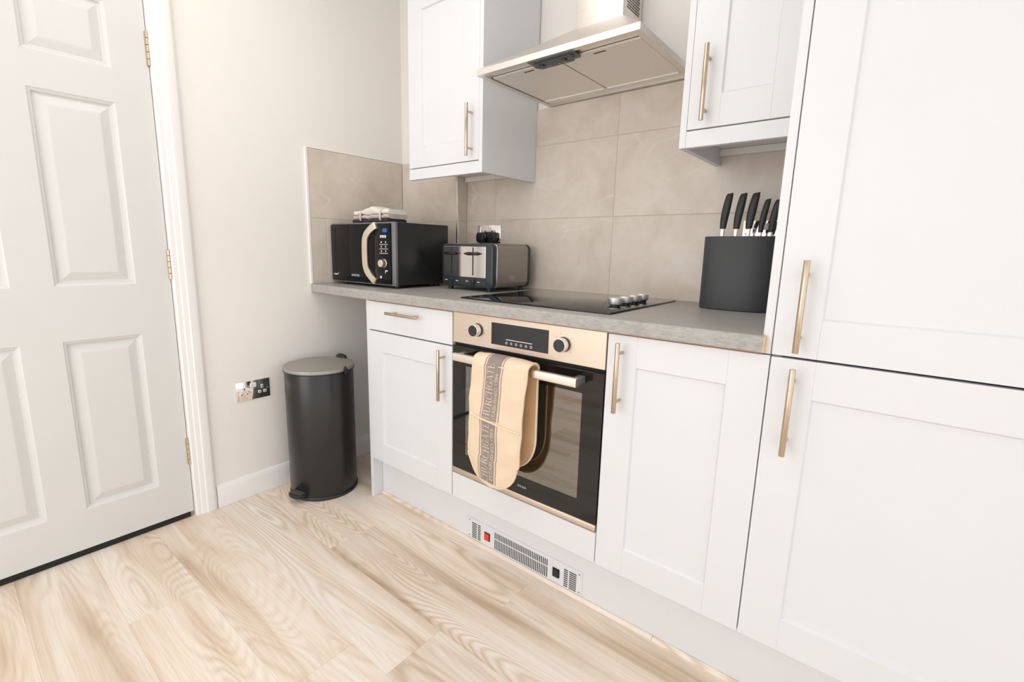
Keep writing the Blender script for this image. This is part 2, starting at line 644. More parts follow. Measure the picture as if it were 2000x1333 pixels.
for y0, y1, z0, z1 in ((-0.6130, -0.531, ZW + 0.001, 1.2455), (-0.531, -0.0660, ZW + 0.001, 1.2455), (-0.6130, -0.0660, 1.2455, 1.5560)):
    cy, cz = (y0 + y1) / 2, (z0 + z1) / 2
    bm = nb()
    bx(bm, -0.0038, 0.0038, y0 + GR - cy, y1 - GR - cy, z0 + GR - cz, z1 - GR - cz, 0.0008, 1)
    o = finish('tile', bm, 'tile', wall_left, smooth=False)
    o.location = (0.0042, cy, cz)
bm = nb()
bx(bm, 0.0003, 0.0100, -0.6245, -0.6132, ZW + 0.0005, 1.5590, 0.001, 1)
bx(bm, 0.0003, 0.0090, -0.6132, -0.0668, 1.5562, 1.5590, 0.0006, 1)
struct('trim_1', bm, 'gloss', 'white edge trim around the tiles beside the microwave')
bm = nb()
bx(bm, 0.4172, 0.4268, -0.0688, -0.0665, ZW + 0.0005, 1.44, 0.0008, 1)
bx(bm, 0.4250, 0.4268, -0.0688, -0.0600, ZW + 0.0005, 1.44, 0.0008, 1)
struct('trim_2', bm, 'chip_trim', 'chrome tile trim on the boxed-in corner behind the toaster')

# ---- door lining, architrave, baseboards
bm = nb()
bx(bm, -0.108, -0.0005, DY1 + 0.0025, DY1 + 0.0055, 0, 1.99)
bx(bm, -0.108, -0.0005, DY0 - 0.0055, DY0 - 0.0025, 0, 1.99)
bx(bm, -0.108, -0.0005, DY0 - 0.0025, DY1 + 0.0025, 1.984, 1.9945)
bx(bm, -0.075, -0.048, DY0 - 0.0025, DY0 + 0.012, 0, 1.984)
bx(bm, -0.075, -0.048, DY1 - 0.012, DY1 + 0.0025, 0, 1.984)
struct('trim_3', bm, 'gloss', 'white door lining', smooth=False)


def arch_prof(y, s):
    # moulded architrave section (y runs away from the opening by s)
    return [(y, 0.0003), (y, 0.010), (y + s * 0.006, 0.014), (y + s * 0.020, 0.014), (y + s * 0.024, 0.0165),
            (y + s * 0.040, 0.0175), (y + s * 0.044, 0.020), (y + s * 0.066, 0.020), (y + s * 0.073, 0.018), (y + s * 0.083, 0.009), (y + s * 0.085, 0.0003)]


bm = nb()
prism(bm, [(q[1], q[0]) for q in arch_prof(DY1 + 0.004, 1)], 'z', 0.0005, 2.078)
prism(bm, [(q[1], q[0]) for q in arch_prof(DY0 - 0.004, -1)], 'z', 0.0005, 2.078)
prism(bm, [(q[1], q[0]) for q in arch_prof(1.993, 1)], 'y', DY0, DY1)
struct('trim_4', bm, 'gloss', 'white moulded architrave around the door', angle=20)


def bb_prof(x):
    return [(0.0004, 0.0005), (0.015, 0.0005), (0.015, 0.080), (0.012, 0.089), (0.008, 0.096), (0.0004, 0.100)]


bm = nb()
prism(bm, bb_prof(0), 'y', DY1 + 0.0895, -0.0600)
struct('baseboard_left', bm, 'gloss', 'white skirting board along the wall behind the bin', angle=20)
bm = nb()
prism(bm, [(-0.0592 - a, b_) for a, b_ in bb_prof(0)], 'x', 0.0155, 0.4085)
struct('baseboard_back', bm, 'gloss', 'white skirting board below the worktop beside the cabinet', angle=20)

# ---- door leaf
door = thing('door_1', 'white six-panel interior door', 'door', (0, DY1, 0))
del door['category']
door['kind'] = 'structure'
cols = [(-1.526, -1.304), (-1.852, -1.630)]
rws = [(0.172, 0.785), (0.970, 1.588), (1.695, 1.905)]
DT = 1.980
DB = 0.024
ycuts = [DY0, -1.852, -1.630, -1.526, -1.304, DY1]
bm = nb()
XB = -0.040
for y0, y1 in ((DY0, -1.852), (-1.630, -1.526), (-1.304, DY1)):
    bx(bm, XB, 0, y0, y1, DB, DT, 0.0)
for y0, y1 in ((-1.852, -1.630), (-1.526, -1.304)):
    for z0, z1 in ((DB, 0.172), (0.785, 0.970), (1.588, 1.695), (1.905, DT)):
        bx(bm, XB, 0, y0, y1, z0, z1)
bmesh.ops.remove_doubles(bm, verts=bm.verts, dist=0.0002)
part('leaf', bm, 'door', door, smooth=False)
for y0, y1 in cols:
    for z0, z1 in rws:
        bm = nb()
        loops = []
        for ins, d in ((0.0, 0.0), (0.004, -0.0030), (0.010, -0.0055), (0.013, -0.0115), (0.018, -0.0125), (0.043, -0.0042), (0.046, -0.0036)):
            loops.append([bm.verts.new((d, yy, zz)) for yy, zz in ((y0 + ins, z0 + ins), (y1 - ins, z0 + ins), (y1 - ins, z1 - ins), (y0 + ins, z1 - ins))])
        for A, B in zip(loops[:-1], loops[1:]):
            for i in range(4):
                j = (i + 1) % 4
                bm.faces.new((A[i], A[j], B[j], B[i]))
        bm.faces.new(loops[-1])
        part('panel', bm, 'door', door, smooth=False)
for z0, z1 in ((1.732, 1.845), (0.983, 1.094), (0.229, 0.341)):
    bm = nb()
    n = 5
    hh = (z1 - z0) / n
    for i in range(n):
        cyl(bm, (0.0045, DY1 + 0.0015, z0 + i * hh + 0.0006), 0.0062, hh - 0.0012, 'z', 16, 0.0008)
    bx(bm, -0.001, 0.0012, DY1 - 0.006, DY1 - 0.0005, z0, z1)
    part('hinge', bm, 'hinge', door)
bm = nb()
bx(bm, -0.030, -0.001, DY0 + 0.004, DY1 - 0.012, 0.0015, DB - 0.0003)
part('draught_strip', bm, 'strip', door, smooth=False)

# =================================================================== CABINETS
# T-bar handle


def bar_handle(bm, p0, p1, out, r=0.0062, inset=0.030, stand=0.033):
    p0, p1 = Vector(p0), Vector(p1)
    d = (p1 - p0).normalized()
    off = Vector(out) * stand
    tube(bm, [p0 + off, p0 + off + d * 0.0008, p1 + off - d * 0.0008, p1 + off], [r * 0.93, r, r, r * 0.93], 16)
    for q in (p0 + d * inset, p1 - d * inset):
        tube(bm, [q, q + off], 0.0045, 12)


def shaker(root, x0, x1, z0, z1, yf, handle=None, name='door', fr=0.084, th=0.019):
    bm = nb()
    for a, b_, c, d in ((x0, x0 + fr, z0, z1), (x1 - fr, x1, z0, z1), (x0 + fr, x1 - fr, z0, z0 + fr), (x0 + fr, x1 - fr, z1 - fr, z1)):
        bx(bm, a, b_, yf, yf + th, c, d, 0.0007, 1)
    dr = part(name, bm, 'cabinet', root, smooth=False)
    bm = nb()
    i0, i1, k0, k1 = x0 + fr, x1 - fr, z0 + fr, z1 - fr
    e, dp = 0.0035, 0.0065
    A = [bm.verts.new((x, yf + 0.0006, z)) for x, z in ((i0, k0), (i1, k0), (i1, k1), (i0, k1))]
    B = [bm.verts.new((x, yf + dp, z)) for x, z in ((i0 + e, k0 + e), (i1 - e, k0 + e), (i1 - e, k1 - e), (i0 + e, k1 - e))]
    Cc = [bm.verts.new((x, yf + th - 0.001, z)) for x, z in ((i0, k0), (i1, k0), (i1, k1), (i0, k1))]
    for i in range(4):
        j = (i + 1) % 4
        bm.faces.new((A[i], A[j], B[j], B[i]))
        bm.faces.new((A[i], A[j], Cc[j], Cc[i]))
    bm.faces.new(B)
    bm.faces.new(Cc)
    part('centre_panel', bm, 'cabinet', root, dr, smooth=False)
    if handle:
        bm = nb()
        bar_handle(bm, handle[0], handle[1], (0, -1, 0))
        part('handle', bm, 'handle', root, dr)
    return dr


def carcass(root, x0, x1, y0, y1, z0, z1, mat='cabinet_in', t=0.018, front_open=True):
    bm = nb()
    bx(bm, x0, x0 + t, y0, y1, z0, z1)
    bx(bm, x1 - t, x1, y0, y1, z0, z1)
    bx(bm, x0 + t, x1 - t, y0, y1, z0, z0 + t)
    bx(bm, x0 + t, x1 - t, y0, y1, z1 - t, z1)
    bx(bm, x0 + t, x1 - t, y1 - 0.008, y1, z0 + t, z1 - t)
    return part('carcass', bm, mat, root, smooth=False)


YCB = YF + 0.0205    # front of the carcasses
# left base cabinet: drawer over door
c1 = thing('base_cabinet', 'white base cabinet with a drawer over a door, left of the oven', 'cabinet', (0.42, YF, 0))
carcass(c1, 0.4290, 0.9305, YCB, -0.072, 0.19, 0.899)
bm = nb()
bx(bm, 0.4095, 0.4280, YF + 0.004, -0.072, 0.0005, 0.8995, 0.0008, 1)
part('end_panel', bm, 'cabinet', c1, smooth=False)
bm = nb()
bx(bm, 0.4300, 0.9280, YF, YF + 0.019, 0.7755, ZD1, 0.0012, 1)
dr = part('drawer_front', bm, 'cabinet', c1, smooth=False)
bm = nb()
bar_handle(bm, (0.587, YF, 0.8600), (0.773, YF, 0.8600), (0, -1, 0))
part('handle', bm, 'handle', c1, dr)
shaker(c1, 0.4300, 0.9280, ZD0, 0.7705, YF, ((0.888, YF, 0.566), (0.888, YF, 0.756)))

# right base cabinet
c2 = thing('base_cabinet', 'white base cabinet with one framed door, right of the oven', 'cabinet', (1.73, YF, 0))
carcass(c2, 1.5300, 1.9010, YCB, -0.012, 0.19, 0.899)
shaker(c2, 1.5312, 1.9222, ZD0, ZD1, YF, ((1.575, YF, 0.686), (1.575, YF, 0.880)))

# oven housing: only its filler panel shows
ch = thing('oven_housing', 'plain white filler panel below the oven', 'cabinet', (1.23, YF, 0))
bm = nb()
bx(bm, 0.9312, 0.9480, YCB + 0.001, -0.012, 0.19, 0.293)
bx(bm, 1.5120, 1.5288, YCB + 0.001, -0.012, 0.19, 0.293)
bx(bm, 0.9480, 1.5120, YCB + 0.001, -0.012, 0.19, 0.208)
bx(bm, 0.9480, 1.5120, YCB + 0.001, -0.012, 0.278, 0.293)
part('carcass', bm, 'cabinet_in', ch, smooth=False)
bm = nb()
bx(bm, 0.9315, 1.5285, YF, YF + 0.019, ZD0, 0.2905, 0.0012, 1)
part('filler_panel', bm, 'cabinet', ch, smooth=False)

# tall unit
ct = thing('tall_cabinet', 'tall white cabinet with an upper and a lower door', 'cabinet', (2.22, YF, 0))
carcass(ct, 1.9230, 2.5230, YCB, -0.012, 0.19, 2.16)
bm = nb()
bx(bm, 1.9035, 1.9218, YF + 0.003, -0.012, 0.8990, 2.16, 0.0008, 1)
part('end_panel', bm, 'cabinet', ct, smooth=False)
bm = nb()
bx(bm, 2.5240, 2.5420, YF + 0.004, -0.012, 0.0005, 2.16, 0.0008, 1)
part('end_panel', bm, 'cabinet', ct, smooth=False)
shaker(ct, 1.9242, 2.5200, 0.9000, 2.155, YF, ((1.972, YF, 0.914), (1.972, YF, 1.108)))
shaker(ct, 1.9246, 2.5200, ZD0, 0.8950, YF, ((1.972, YF, 0.684), (1.972, YF, 0.879)))

# wall cabinets
YC = -0.3576


def wall_cab(label, x0, x1, end_r, hx, door0, door1):
    c = thing('wall_cabinet', label, 'cabinet', ((x0 + x1) / 2, YC, 1.411))
    t = 0.018
    bm = nb()
    if end_r:      # stepped round the boxed-in corner
        bx(bm, x0, x1 - t - 0.0005, YC + 0.0205, -0.0700, 1.4625, 2.16)
        bx(bm, 0.4300, x1 - t - 0.0005, -0.0700, -0.001, 1.4625, 2.16)
    else:
        bx(bm, x0 + t + 0.0005, x1 - 0.0005, YC + 0.0205, -0.001, 1.4625, 2.16)
    part('carcass', bm, 'cabinet_in', c, smooth=False)
    bm = nb()
    if end_r:
        bx(bm, x1 - t, x1, YC, -0.001, 1.411, 2.165, 0.0008, 1)
    else:
        bx(bm, x0, x0 + t, YC, -0.001, 1.411, 2.165, 0.0008, 1)
    part('end_panel', bm, 'cabinet', c, smooth=False)
    bm = nb()
    a, b_ = (x0, x1 - t - 0.0003) if end_r else (x0 + t + 0.0003, x1)
    bx(bm, a, b_, YC + 0.0005, YC + 0.019, 1.411, 1.4555, 0.0008, 1)
    part('pelmet', bm, 'cabinet', c, smooth=False)
    bm = nb()
    yb = -0.069 if False else -0.001
    bx(bm, max(a, 0.43), b_ - 0.001, -0.020, -0.001, 1.4400, 1.4615)
    part('back_rail', bm, 'cabinet_in', c, smooth=False)
    shaker(c, door0, door1, 1.4590, 2.16, YC, ((hx, YC, 1.472), (hx, YC, 1.664)))
    return c


wall_cab('white wall cabinet above the microwave and toaster', 0.4095, 0.8375, True, 0.784, 0.4115, 0.8190)
wc2 = wall_cab('white wall cabinet above the knife block, beside the hood', 1.5896, 1.9015, False, 1.655, 1.6085, 1.9005)
bm = nb()
cyl(bm, (1.700, -0.22, 1.4620), 0.006, -0.0012, 'z', 14)
part('screw_hole', bm, 'dark', wc2)

# worktop
wt = thing('worktop', 'grey concrete-effect worktop running from the wall to the tall cabinet', 'worktop', (0.95, -0.3, 0.9005))
prof = [(-0.6115, 0.9015)]
YN = -0.6223
prof = [(0.0, 0.9015), (-0.6190, 0.9015), (-0.6215, 0.9035)]
for k in range(7):
    a = math.radians(180 - 90 * k / 6)
    prof.append((YN + 0.0085 + 0.0085 * math.cos(a), ZW - 0.0085 + 0.0085 * math.sin(a)))
prof.append((0.0, ZW))
bm = nb()
# left of x=0.417 the worktop stops at the boxed corner
prism(bm, [(-0.0585 if p[0] == 0.0 else p[0], p[1]) for p in prof], 'x', 0.0008, 0.4168)
prism(bm, [(0.0075 if p[0] == 0.0 else p[0], p[1]) for p in prof], 'x', 0.4168, 1.9030)
prism(bm, [(-0.6060 if p[0] == 0.0 else p[0], p[1]) for p in prof], 'x', 1.9030, 1.9085)
part('slab', bm, 'worktop', wt, angle=40)
bm = nb()
bx(bm, 0.001, 1.9080, -0.6185, -0.5900, 0.8998, 0.9014)
part('underside_edge', bm, 'brown_edge', wt, smooth=False)
bm = nb()
prism(bm, [(-0.6062 if p[0] == 0.0 else p[0], p[1]) for p in prof], 'x', 1.9086, 1.9100)
part('raw_end', bm, 'chip_edge', wt, smooth=False)

# plinth
pl = thing('plinth', 'white plinth board below the base cabinets', 'plinth', (1.4, -0.5541, 0))
bm = nb()
bx(bm, 0.4290, 2.5235, -0.5541, -0.5381, 0.0008, 0.1885, 0.0006, 1)
part('board', bm, 'cabinet', pl, smooth=False)
# oak bead along the plinth
for x0, x1 in ((0.4300, 1.7030), (1.7040, 2.5200)):
    cx = (x0 + x1) / 2
    bm = nb()
    prism(bm, [(-0.5547, 0.0003), (-0.5547, 0.0125), (-0.5575, 0.0125), (-0.5630, 0.0070), (-0.5650, 0.0020), (-0.5650, 0.0003)], 'x', x0 - cx, x1 - cx)
    o = struct('trim_5' if x0 < 1 else 'trim_6', bm, 'plank', 'narrow oak bead along the plinth')
    o.location.x = cx

# plinth heater
hp = thing('plinth_heater', 'white plinth heater grille with a red rocker switch', 'heater', (1.215, -0.5562, 0.01))
YP = -0.5545
bm = nb()
bx(bm, 0.9620, 1.4680, YP - 0.0016, YP, 0.0135, 0.0985, 0.0006, 1)
part('plate', bm, 'cabinet', hp, smooth=False)


def slots(name, spots, w_, h_):
    bm = nb()
    bx(bm, 0, w_, -0.0005, 0.0005, 0, h_)
    first = part(name, bm, 'slot_dark', hp, world=False, smooth=False)
    for i, (x, z) in enumerate(spots):
        o = first if i == 0 else first.copy()
        if i:
            COL.objects.link(o)
            o.parent = hp
        o.location = Vector((x, YP - 0.0015, z)) - ROOT[hp]


slots('outlet_slot', [(1.1005 + i * 0.00765, 0.0615) for i in range(31)], 0.0040, 0.0240)
slots('outlet_slot', [(1.1005 + i * 0.00765, 0.0185) for i in range(31)], 0.0040, 0.0385)
for x0, x1 in ((0.9875, 1.0115), (1.0170, 1.0310), (1.3990, 1.4140), (1.4195, 1.4460)):
    slots('intake_slot', [(x0, 0.0200 + i * 0.0073) for i in range(9)], x1 - x0, 0.0040)
for x0, mat in ((1.0510, 'red_switch'), (1.3555, 'black')):
    bm = nb()
    bx(bm, x0, x0 + 0.0270, YP - 0.0045, YP - 0.0012, 0.0370, 0.0690, 0.0008, 1)
    sw = part('switch_frame', bm, 'black', hp, smooth=False)
    bm = nb()
    prism(bm, [(YP - 0.0040, 0.0400), (YP - 0.0085, 0.0400), (YP - 0.0050, 0.0530), (YP - 0.0070, 0.0660), (YP - 0.0040, 0.0660)], 'x', x0 + 0.0025, x0 + 0.0235)
    part('rocker', bm, mat, hp, sw, smooth=False)
for x in (0.9745, 1.4565):
    for z in (0.024, 0.088):
        bm = nb()
        cyl(bm, (x, YP - 0.0014, z), 0.0028, -0.0014, 'y', 12)
        part('screw', bm, 'mark_grey', hp)

# =================================================================== OVEN
ov = thing('oven', 'built-in electric oven with champagne control panel and black glass door', 'oven', (1.23, YF, 0.30))
OX0, OX1 = 0.9335, 1.5265
bm = nb()
bx(bm, OX0, OX1, YF, YF + 0.022, 0.7905, 0.8985, 0.0012, 1)
cp = part('control_panel', bm, 'oven_steel', ov, smooth=False)
bm = nb()
bx(bm, 1.1110, 1.3370, YF - 0.0008, YF + 0.001, 0.8080, 0.8805, 0.0003, 1)
dsp = part('display', bm, 'display', ov, cp, smooth=False)
bm = nb()
bx(bm, 1.1730, 1.2770, YF - 0.0012, YF - 0.0006, 0.8290, 0.8312)
for i in range(6):
    x = 1.1760 + i * 0.0195
    lathe(bm, [(0.0028, 0), (0.0043, 0), (0.0043, 0.0003), (0.0028, 0.0003)], (x, YF - 0.0012, 0.8190), 14, 'y')
part('touch_marks', bm, 'mark', ov, dsp, smooth=False)
for i, (kx, kz) in enumerate(((1.0500, 0.8465), (1.3900, 0.8450))):
    bm = nb()
    lathe(bm, [(0, 0), (0.0225, 0), (0.0225, -0.004), (0.0205, -0.006), (0, -0.006)], (kx, YF, kz), 36, 'y')
    kb = part('knob_collar', bm, 'black', ov, cp)
    bm = nb()
    lathe(bm, [(0, -0.006), (0.0205, -0.006), (0.0215, -0.010), (0.0210, -0.025), (0.0196, -0.0265), (0, -0.0265)], (kx, YF, kz), 36, 'y')
    part('knob', bm, 'knob_silver', ov, cp)
    bm = nb()
    lathe(bm, [(0, -0.0264), (0.0190, -0.0264), (0.0186, -0.0276), (0, -0.0276)], (kx, YF, kz), 36, 'y')
    part('knob_face', bm, 'knob_dark', ov, cp)
    bm = nb()
    for k in range(9):
        a = math.radians(-50 + k * 35 + 90 * 1)
        r = 0.0325
        if i == 0 and k not in (0, 3, 5):
            continue
        px, pz = kx + r * math.cos(a), kz + r * math.sin(a)
        bx(bm, px - 0.0012, px + 0.0012, YF - 0.0004, YF + 0.0002, pz - 0.0012, pz + 0.0012)
    part('dial_marks', bm, 'mark_grey', ov, cp, smooth=False)
# black slot under the panel
bm = nb()
bx(bm, OX0 + 0.002, OX1 - 0.002, YF + 0.010, YF + 0.022, 0.7795, 0.7910)
part('vent_slot', bm, 'dark', ov, smooth=False)
# cavity
bm = nb()
X0, X1, Y0, Y1, Z0, Z1 = 0.985, 1.475, YF + 0.024, YF + 0.42, 0.352, 0.735
q = [bm.verts.new(p) for p in ((X0, Y0, Z0), (X1, Y0, Z0), (X1, Y0, Z1), (X0, Y0, Z1), (X0, Y1, Z0), (X1, Y1, Z0), (X1, Y1, Z1), (X0, Y1, Z1))]
for f in ((0, 1, 5, 4), (3, 2, 6, 7), (0, 3, 7, 4), (1, 2, 6, 5), (4, 5, 6, 7)):
    bm.faces.new([q[i] for i in f])
part('cavity', bm, 'enamel', ov, smooth=False)
for z in (0.455, 0.560, 0.655):
    bm = nb()
    tube(bm, [(X0 + .004, Y0 + .02, z), (X1 - .004, Y0 + .02, z)], 0.0028, 8)
    tube(bm, [(X0 + .004, Y1 - .03, z), (X1 - .004, Y1 - .03, z)], 0.0028, 8)
    for i in range(15):
        x = X0 + 0.02 + i * (X1 - X0 - 0.04) / 14
        tube(bm, [(x, Y0 + .02, z), (x, Y1 - .03, z)], 0.0015, 6)
    part('rack', bm, 'chrome', ov)
# glass door: frame of black glass round a clear pane
WX0, WX1, WZ0, WZ1 = 0.9955, 1.4595, 0.3780, 0.7100
DZ0_, DZ1_ = 0.3165, 0.7795
bm = nb()
for a, b_, c, d in ((OX0, WX0, DZ0_, DZ1_), (WX1, OX1, DZ0_, DZ1_), (WX0, WX1, DZ0_, WZ0), (WX0, WX1, WZ1, DZ1_)):
    bx(bm, a, b_, YF, YF + 0.022, c, d)
bmesh.ops.remove_doubles(bm, verts=bm.verts, dist=0.0001)
dg_ = part('glass_door', bm, 'glass_black', ov, smooth=False)
bm = nb()
bx(bm, WX0 + 0.0002, WX1 - 0.0002, YF + 0.0004, YF + 0.004, WZ0 + 0.0002, WZ1 - 0.0002)
part('window_pane', bm, 'pane', ov, dg_, smooth=False)
bm = nb()
for i, wd in enumerate((0.008, 0.007, 0.008, 0.007)):
    x = 1.236 + i * 0.0095
    bx(bm, x, x + wd, YF - 0.0004, YF + 0.0002, 0.3400, 0.3475)
part('maker_mark', bm, 'mark_grey', ov, dg_, smooth=False)
bm = nb()
bx(bm, OX0, OX1, YF - 0.0035, YF + 0.022, 0.2960, 0.3160, 0.0025, 2)
part('bottom_trim', bm, 'oven_steel', ov)
# door handle: flat bar on two brackets
bm = nb()
prism(bm, rrect(YF - 0.0600, YF - 0.0400, 0.7395, 0.7660, 0.005, 4), 'x', 0.9880, 1.4700, 0.0008, 1)
hb = part('handle_bar', bm, 'oven_bar', ov, angle=30)
for x0 in (0.9890, 1.4470):
    bm = nb()
    bx(bm, x0, x0 + 0.0220, YF - 0.0440, YF, 0.7425, 0.7640, 0.003, 2)
    part('handle_bracket', bm, 'plastic_grey' if x0 > 1.2 else 'oven_bar', ov, hb)

# =================================================================== HOB
hb_ = thing('hob', 'black glass ceramic hob with a row of silver knobs', 'hob', (1.213, -0.3, ZW))
bm = nb()
bx(bm, 0.9180, 1.5080, -0.5570, -0.0330, ZW + 0.0003, ZW + 0.0056, 0.0012, 2)
part('glass_plate', bm, 'hob_glass', hb_)
for i, ky in enumerate((-0.402, -0.329, -0.262, -0.193)):
    bm = nb()
    kx = 1.4465
    lathe(bm, [(0, 0), (0.0150, 0), (0.0150, 0.0055), (0.0205, 0.0075), (0, 0.0075)], (kx, ky, ZW + 0.0056), 32)
    kn = part('knob_base', bm, 'black', hb_)
    bm = nb()
    lathe(bm, [(0, 0.0075), (0.0205, 0.0075), (0.0215, 0.0095), (0.0215, 0.0255), (0.0200, 0.0275), (0, 0.0275)], (kx, ky, ZW + 0.0056), 32)
    part('knob', bm, 'knob_silver', hb_, kn)

# =================================================================== HOOD
ho = thing('cooker_hood', 'stainless steel chimney cooker hood above the hob', 'cooker hood', (1.197, -0.2, 1.7145))
HX0, HX1, HYF, HYB = 0.8985, 1.4965, -0.4624, -0.001
HZ0, HZ1, HZ2 = 1.7145, 1.7335, 1.912
CX0, CX1, CYF = 1.1020, 1.2870, -0.1510
bm = nb()
rim = 0.020


def rect(x0, x1, y0, y1, z):
    return [bm.verts.new(p) for p in ((x0, y0, z), (x1, y0, z), (x1, y1, z), (x0, y1, z))]


L0 = rect(HX0 + rim, HX1 - rim, HYF + rim, HYB - rim, HZ0 + 0.010)
L1 = rect(HX0 + rim, HX1 - rim, HYF + rim, HYB - rim, HZ0)
L2 = rect(HX0, HX1, HYF, HYB, HZ0)
L3 = rect(HX0, HX1, HYF, HYB, HZ1)
L4 = rect(CX0 - 0.004, CX1 + 0.004, CYF - 0.004, HYB, HZ2)
for A, B in ((L0, L1), (L1, L2), (L2, L3), (L3, L4)):
    for i in range(4):
        j = (i + 1) % 4
        bm.faces.new((A[i], A[j], B[j], B[i]))
bm.faces.new(L0)
bm.faces.new(L4)
part('canopy', bm, 'hood_steel', ho, smooth=False)
bm = nb()
bx(bm, CX0, CX1, CYF, HYB, HZ2 - 0.004, 2.419, 0.0015, 2)
chm = part('chimney', bm, 'hood_steel', ho)
bm = nb()
for r_ in range(9):
    for c_ in range(11):
        y = -0.120 + c_ * 0.0090 + (0.0045 if r_ % 2 else 0)
        z = 1.950 + r_ * 0.0085
        if c_ > 10 - 0 and r_ == 0:
            continue
        t = bmesh.new()
        bmesh.ops.create_cube(t, size=0.0050)
        bmesh.ops.rotate(t, cent=(0, 0, 0), matrix=Matrix.Rotation(math.radians(45), 3, 'X'), verts=t.verts)
        for v in t.verts:
            v.co.x *= 0.16
        merge(bm, t, Matrix.Translation((CX1 + 0.0003, y, z)))
part('vent_grille', bm, 'dark', ho, chm, smooth=False)
for x0, x1 in ((0.9230, 1.1935), (1.1985, 1.4720)):
    bm = nb()
    bx(bm, x0, x1, -0.400, -0.072, HZ0 + 0.0030, HZ0 + 0.0090, 0.0008, 1)
    fl = part('grease_filter', bm, 'filter', ho, smooth=False)
    bm = nb()
    bx(bm, x0 + 0.006, x1 - 0.006, -0.0745, -0.0690, HZ0 - 0.0010, HZ0 + 0.0085, 0.001, 1)
    part('filter_edge', bm, 'white_plastic', ho, fl, smooth=False)
    bm = nb()
    xm = 1.068 if x0 < 1 else 1.333
    bx(bm, xm - 0.020, xm + 0.020, -0.3835, -0.3790, HZ0 + 0.0022, HZ0 + 0.0034)
    part('latch_slot', bm, 'dark', ho, fl, smooth=False)
bm = nb()
bx(bm, 0.9200, 1.4750, -0.0675, -0.0225, HZ0 + 0.0035, HZ0 + 0.0090)
part('rear_strip', bm, 'filter', ho, smooth=False)
# control block
bm = nb()
bx(bm, 1.1120, 1.2760, -0.4560, -0.3930, HZ0 - 0.0030, HZ0 + 0.0042, 0.002, 2)
cpn = part('control_plate', bm, 'plastic_grey', ho)
bm = nb()
prism(bm, [(1.1300, -0.4420), (1.2660, -0.4420), (1.2720, -0.4250), (1.2580, -0.4020), (1.1360, -0.4020), (1.1240, -0.4250)], 'z', HZ0 - 0.0120, HZ0 - 0.0028, 0.0015, 1)
cbk = part('control_block', bm, 'hood_ctrl', ho, cpn, smooth=False)
for xx in (1.150, 1.232):
    bm = nb()
    bx(bm, xx, xx + 0.016, -0.4440, -0.4280, HZ0 - 0.0160, HZ0 - 0.0110, 0.001, 1)
    part('slider', bm, 'black', ho, cbk, smooth=False)
bm = nb()
for xx, r in ((1.141, 0.0022), (1.166, 0.0016), (1.173, 0.0016), (1.180, 0.0016), (1.210, 0.0022), (1.227, 0.0018), (1.2335, 0.0015)):
    cyl(bm, (xx, -0.4130, HZ0 - 0.0116), r, -0.0008, 'z', 10)
part('control_marks', bm, 'mark', ho, cbk)

# =================================================================== SOCKETS AND PLUGS


def socket(label, to, name='wall_socket'):
    """double socket; to(u,v,d): u along, v up, d out of the wall -> world"""
    loc = to(0, 0, 0)
    s = thing(name, label, 'socket', loc, group=None)

    def ubox(u0, u1, v0, v1, d0, d1, bev=0.0):
        bm = nb()
        t = bmesh.new()
        bmesh.ops.create_cube(t, size=1.0)
        for v in t.verts:
            v.co = Vector(((u0 + u1) / 2 + v.co.x * (u1 - u0), (v0 + v1) / 2 + v.co.y * (v1 - v0), (d0 + d1) / 2 + v.co.z * (d1 - d0)))
        if bev:
            bmesh.ops.bevel(t, geom=list(t.edges), offset=bev, segments=2, profile=0.5, affect='EDGES')
        for v in t.verts:
            v.co = Vector(to(*v.co))
        merge(bm, t)
        return bm
    part('face_plate', ubox(-0.0730, 0.0730, -0.0425, 0.0425, 0.0004, 0.0048, 0.0012), 'chrome', s)
    for sx in (-1, 1):
        cx = sx * 0.0385
        for du, dv, hw, hh in ((0, 0.010, 0.0050, 0.0085), (-0.0115, -0.0130, 0.0068, 0.0060), (0.0115, -0.0130, 0.0068, 0.0060)):
            g = part('pin_insert', ubox(cx + du - hw, cx + du + hw, dv - hh, dv + hh, 0.0042, 0.0058, 0.0006), 'white_plastic', s)
            hw2, hh2 = (0.0021, 0.0042) if dv > 0 else (0.0033, 0.0020)
            part('pin_hole', ubox(cx + du - hw2, cx + du + hw2, dv - hh2, dv + hh2, 0.0056, 0.0061), 'dark', s, g, smooth=False)
        part('rocker_switch', ubox(sx * 0.0070 - 0.0062, sx * 0.0070 + 0.0062, 0.0120, 0.0330, 0.0042, 0.0078, 0.0008), 'white_plastic', s)
        part('screw', ubox(sx * 0.0630 - 0.0022, sx * 0.0630 + 0.0022, -0.0022, 0.0022, 0.0045, 0.0055), 'mark_grey', s)
    return s


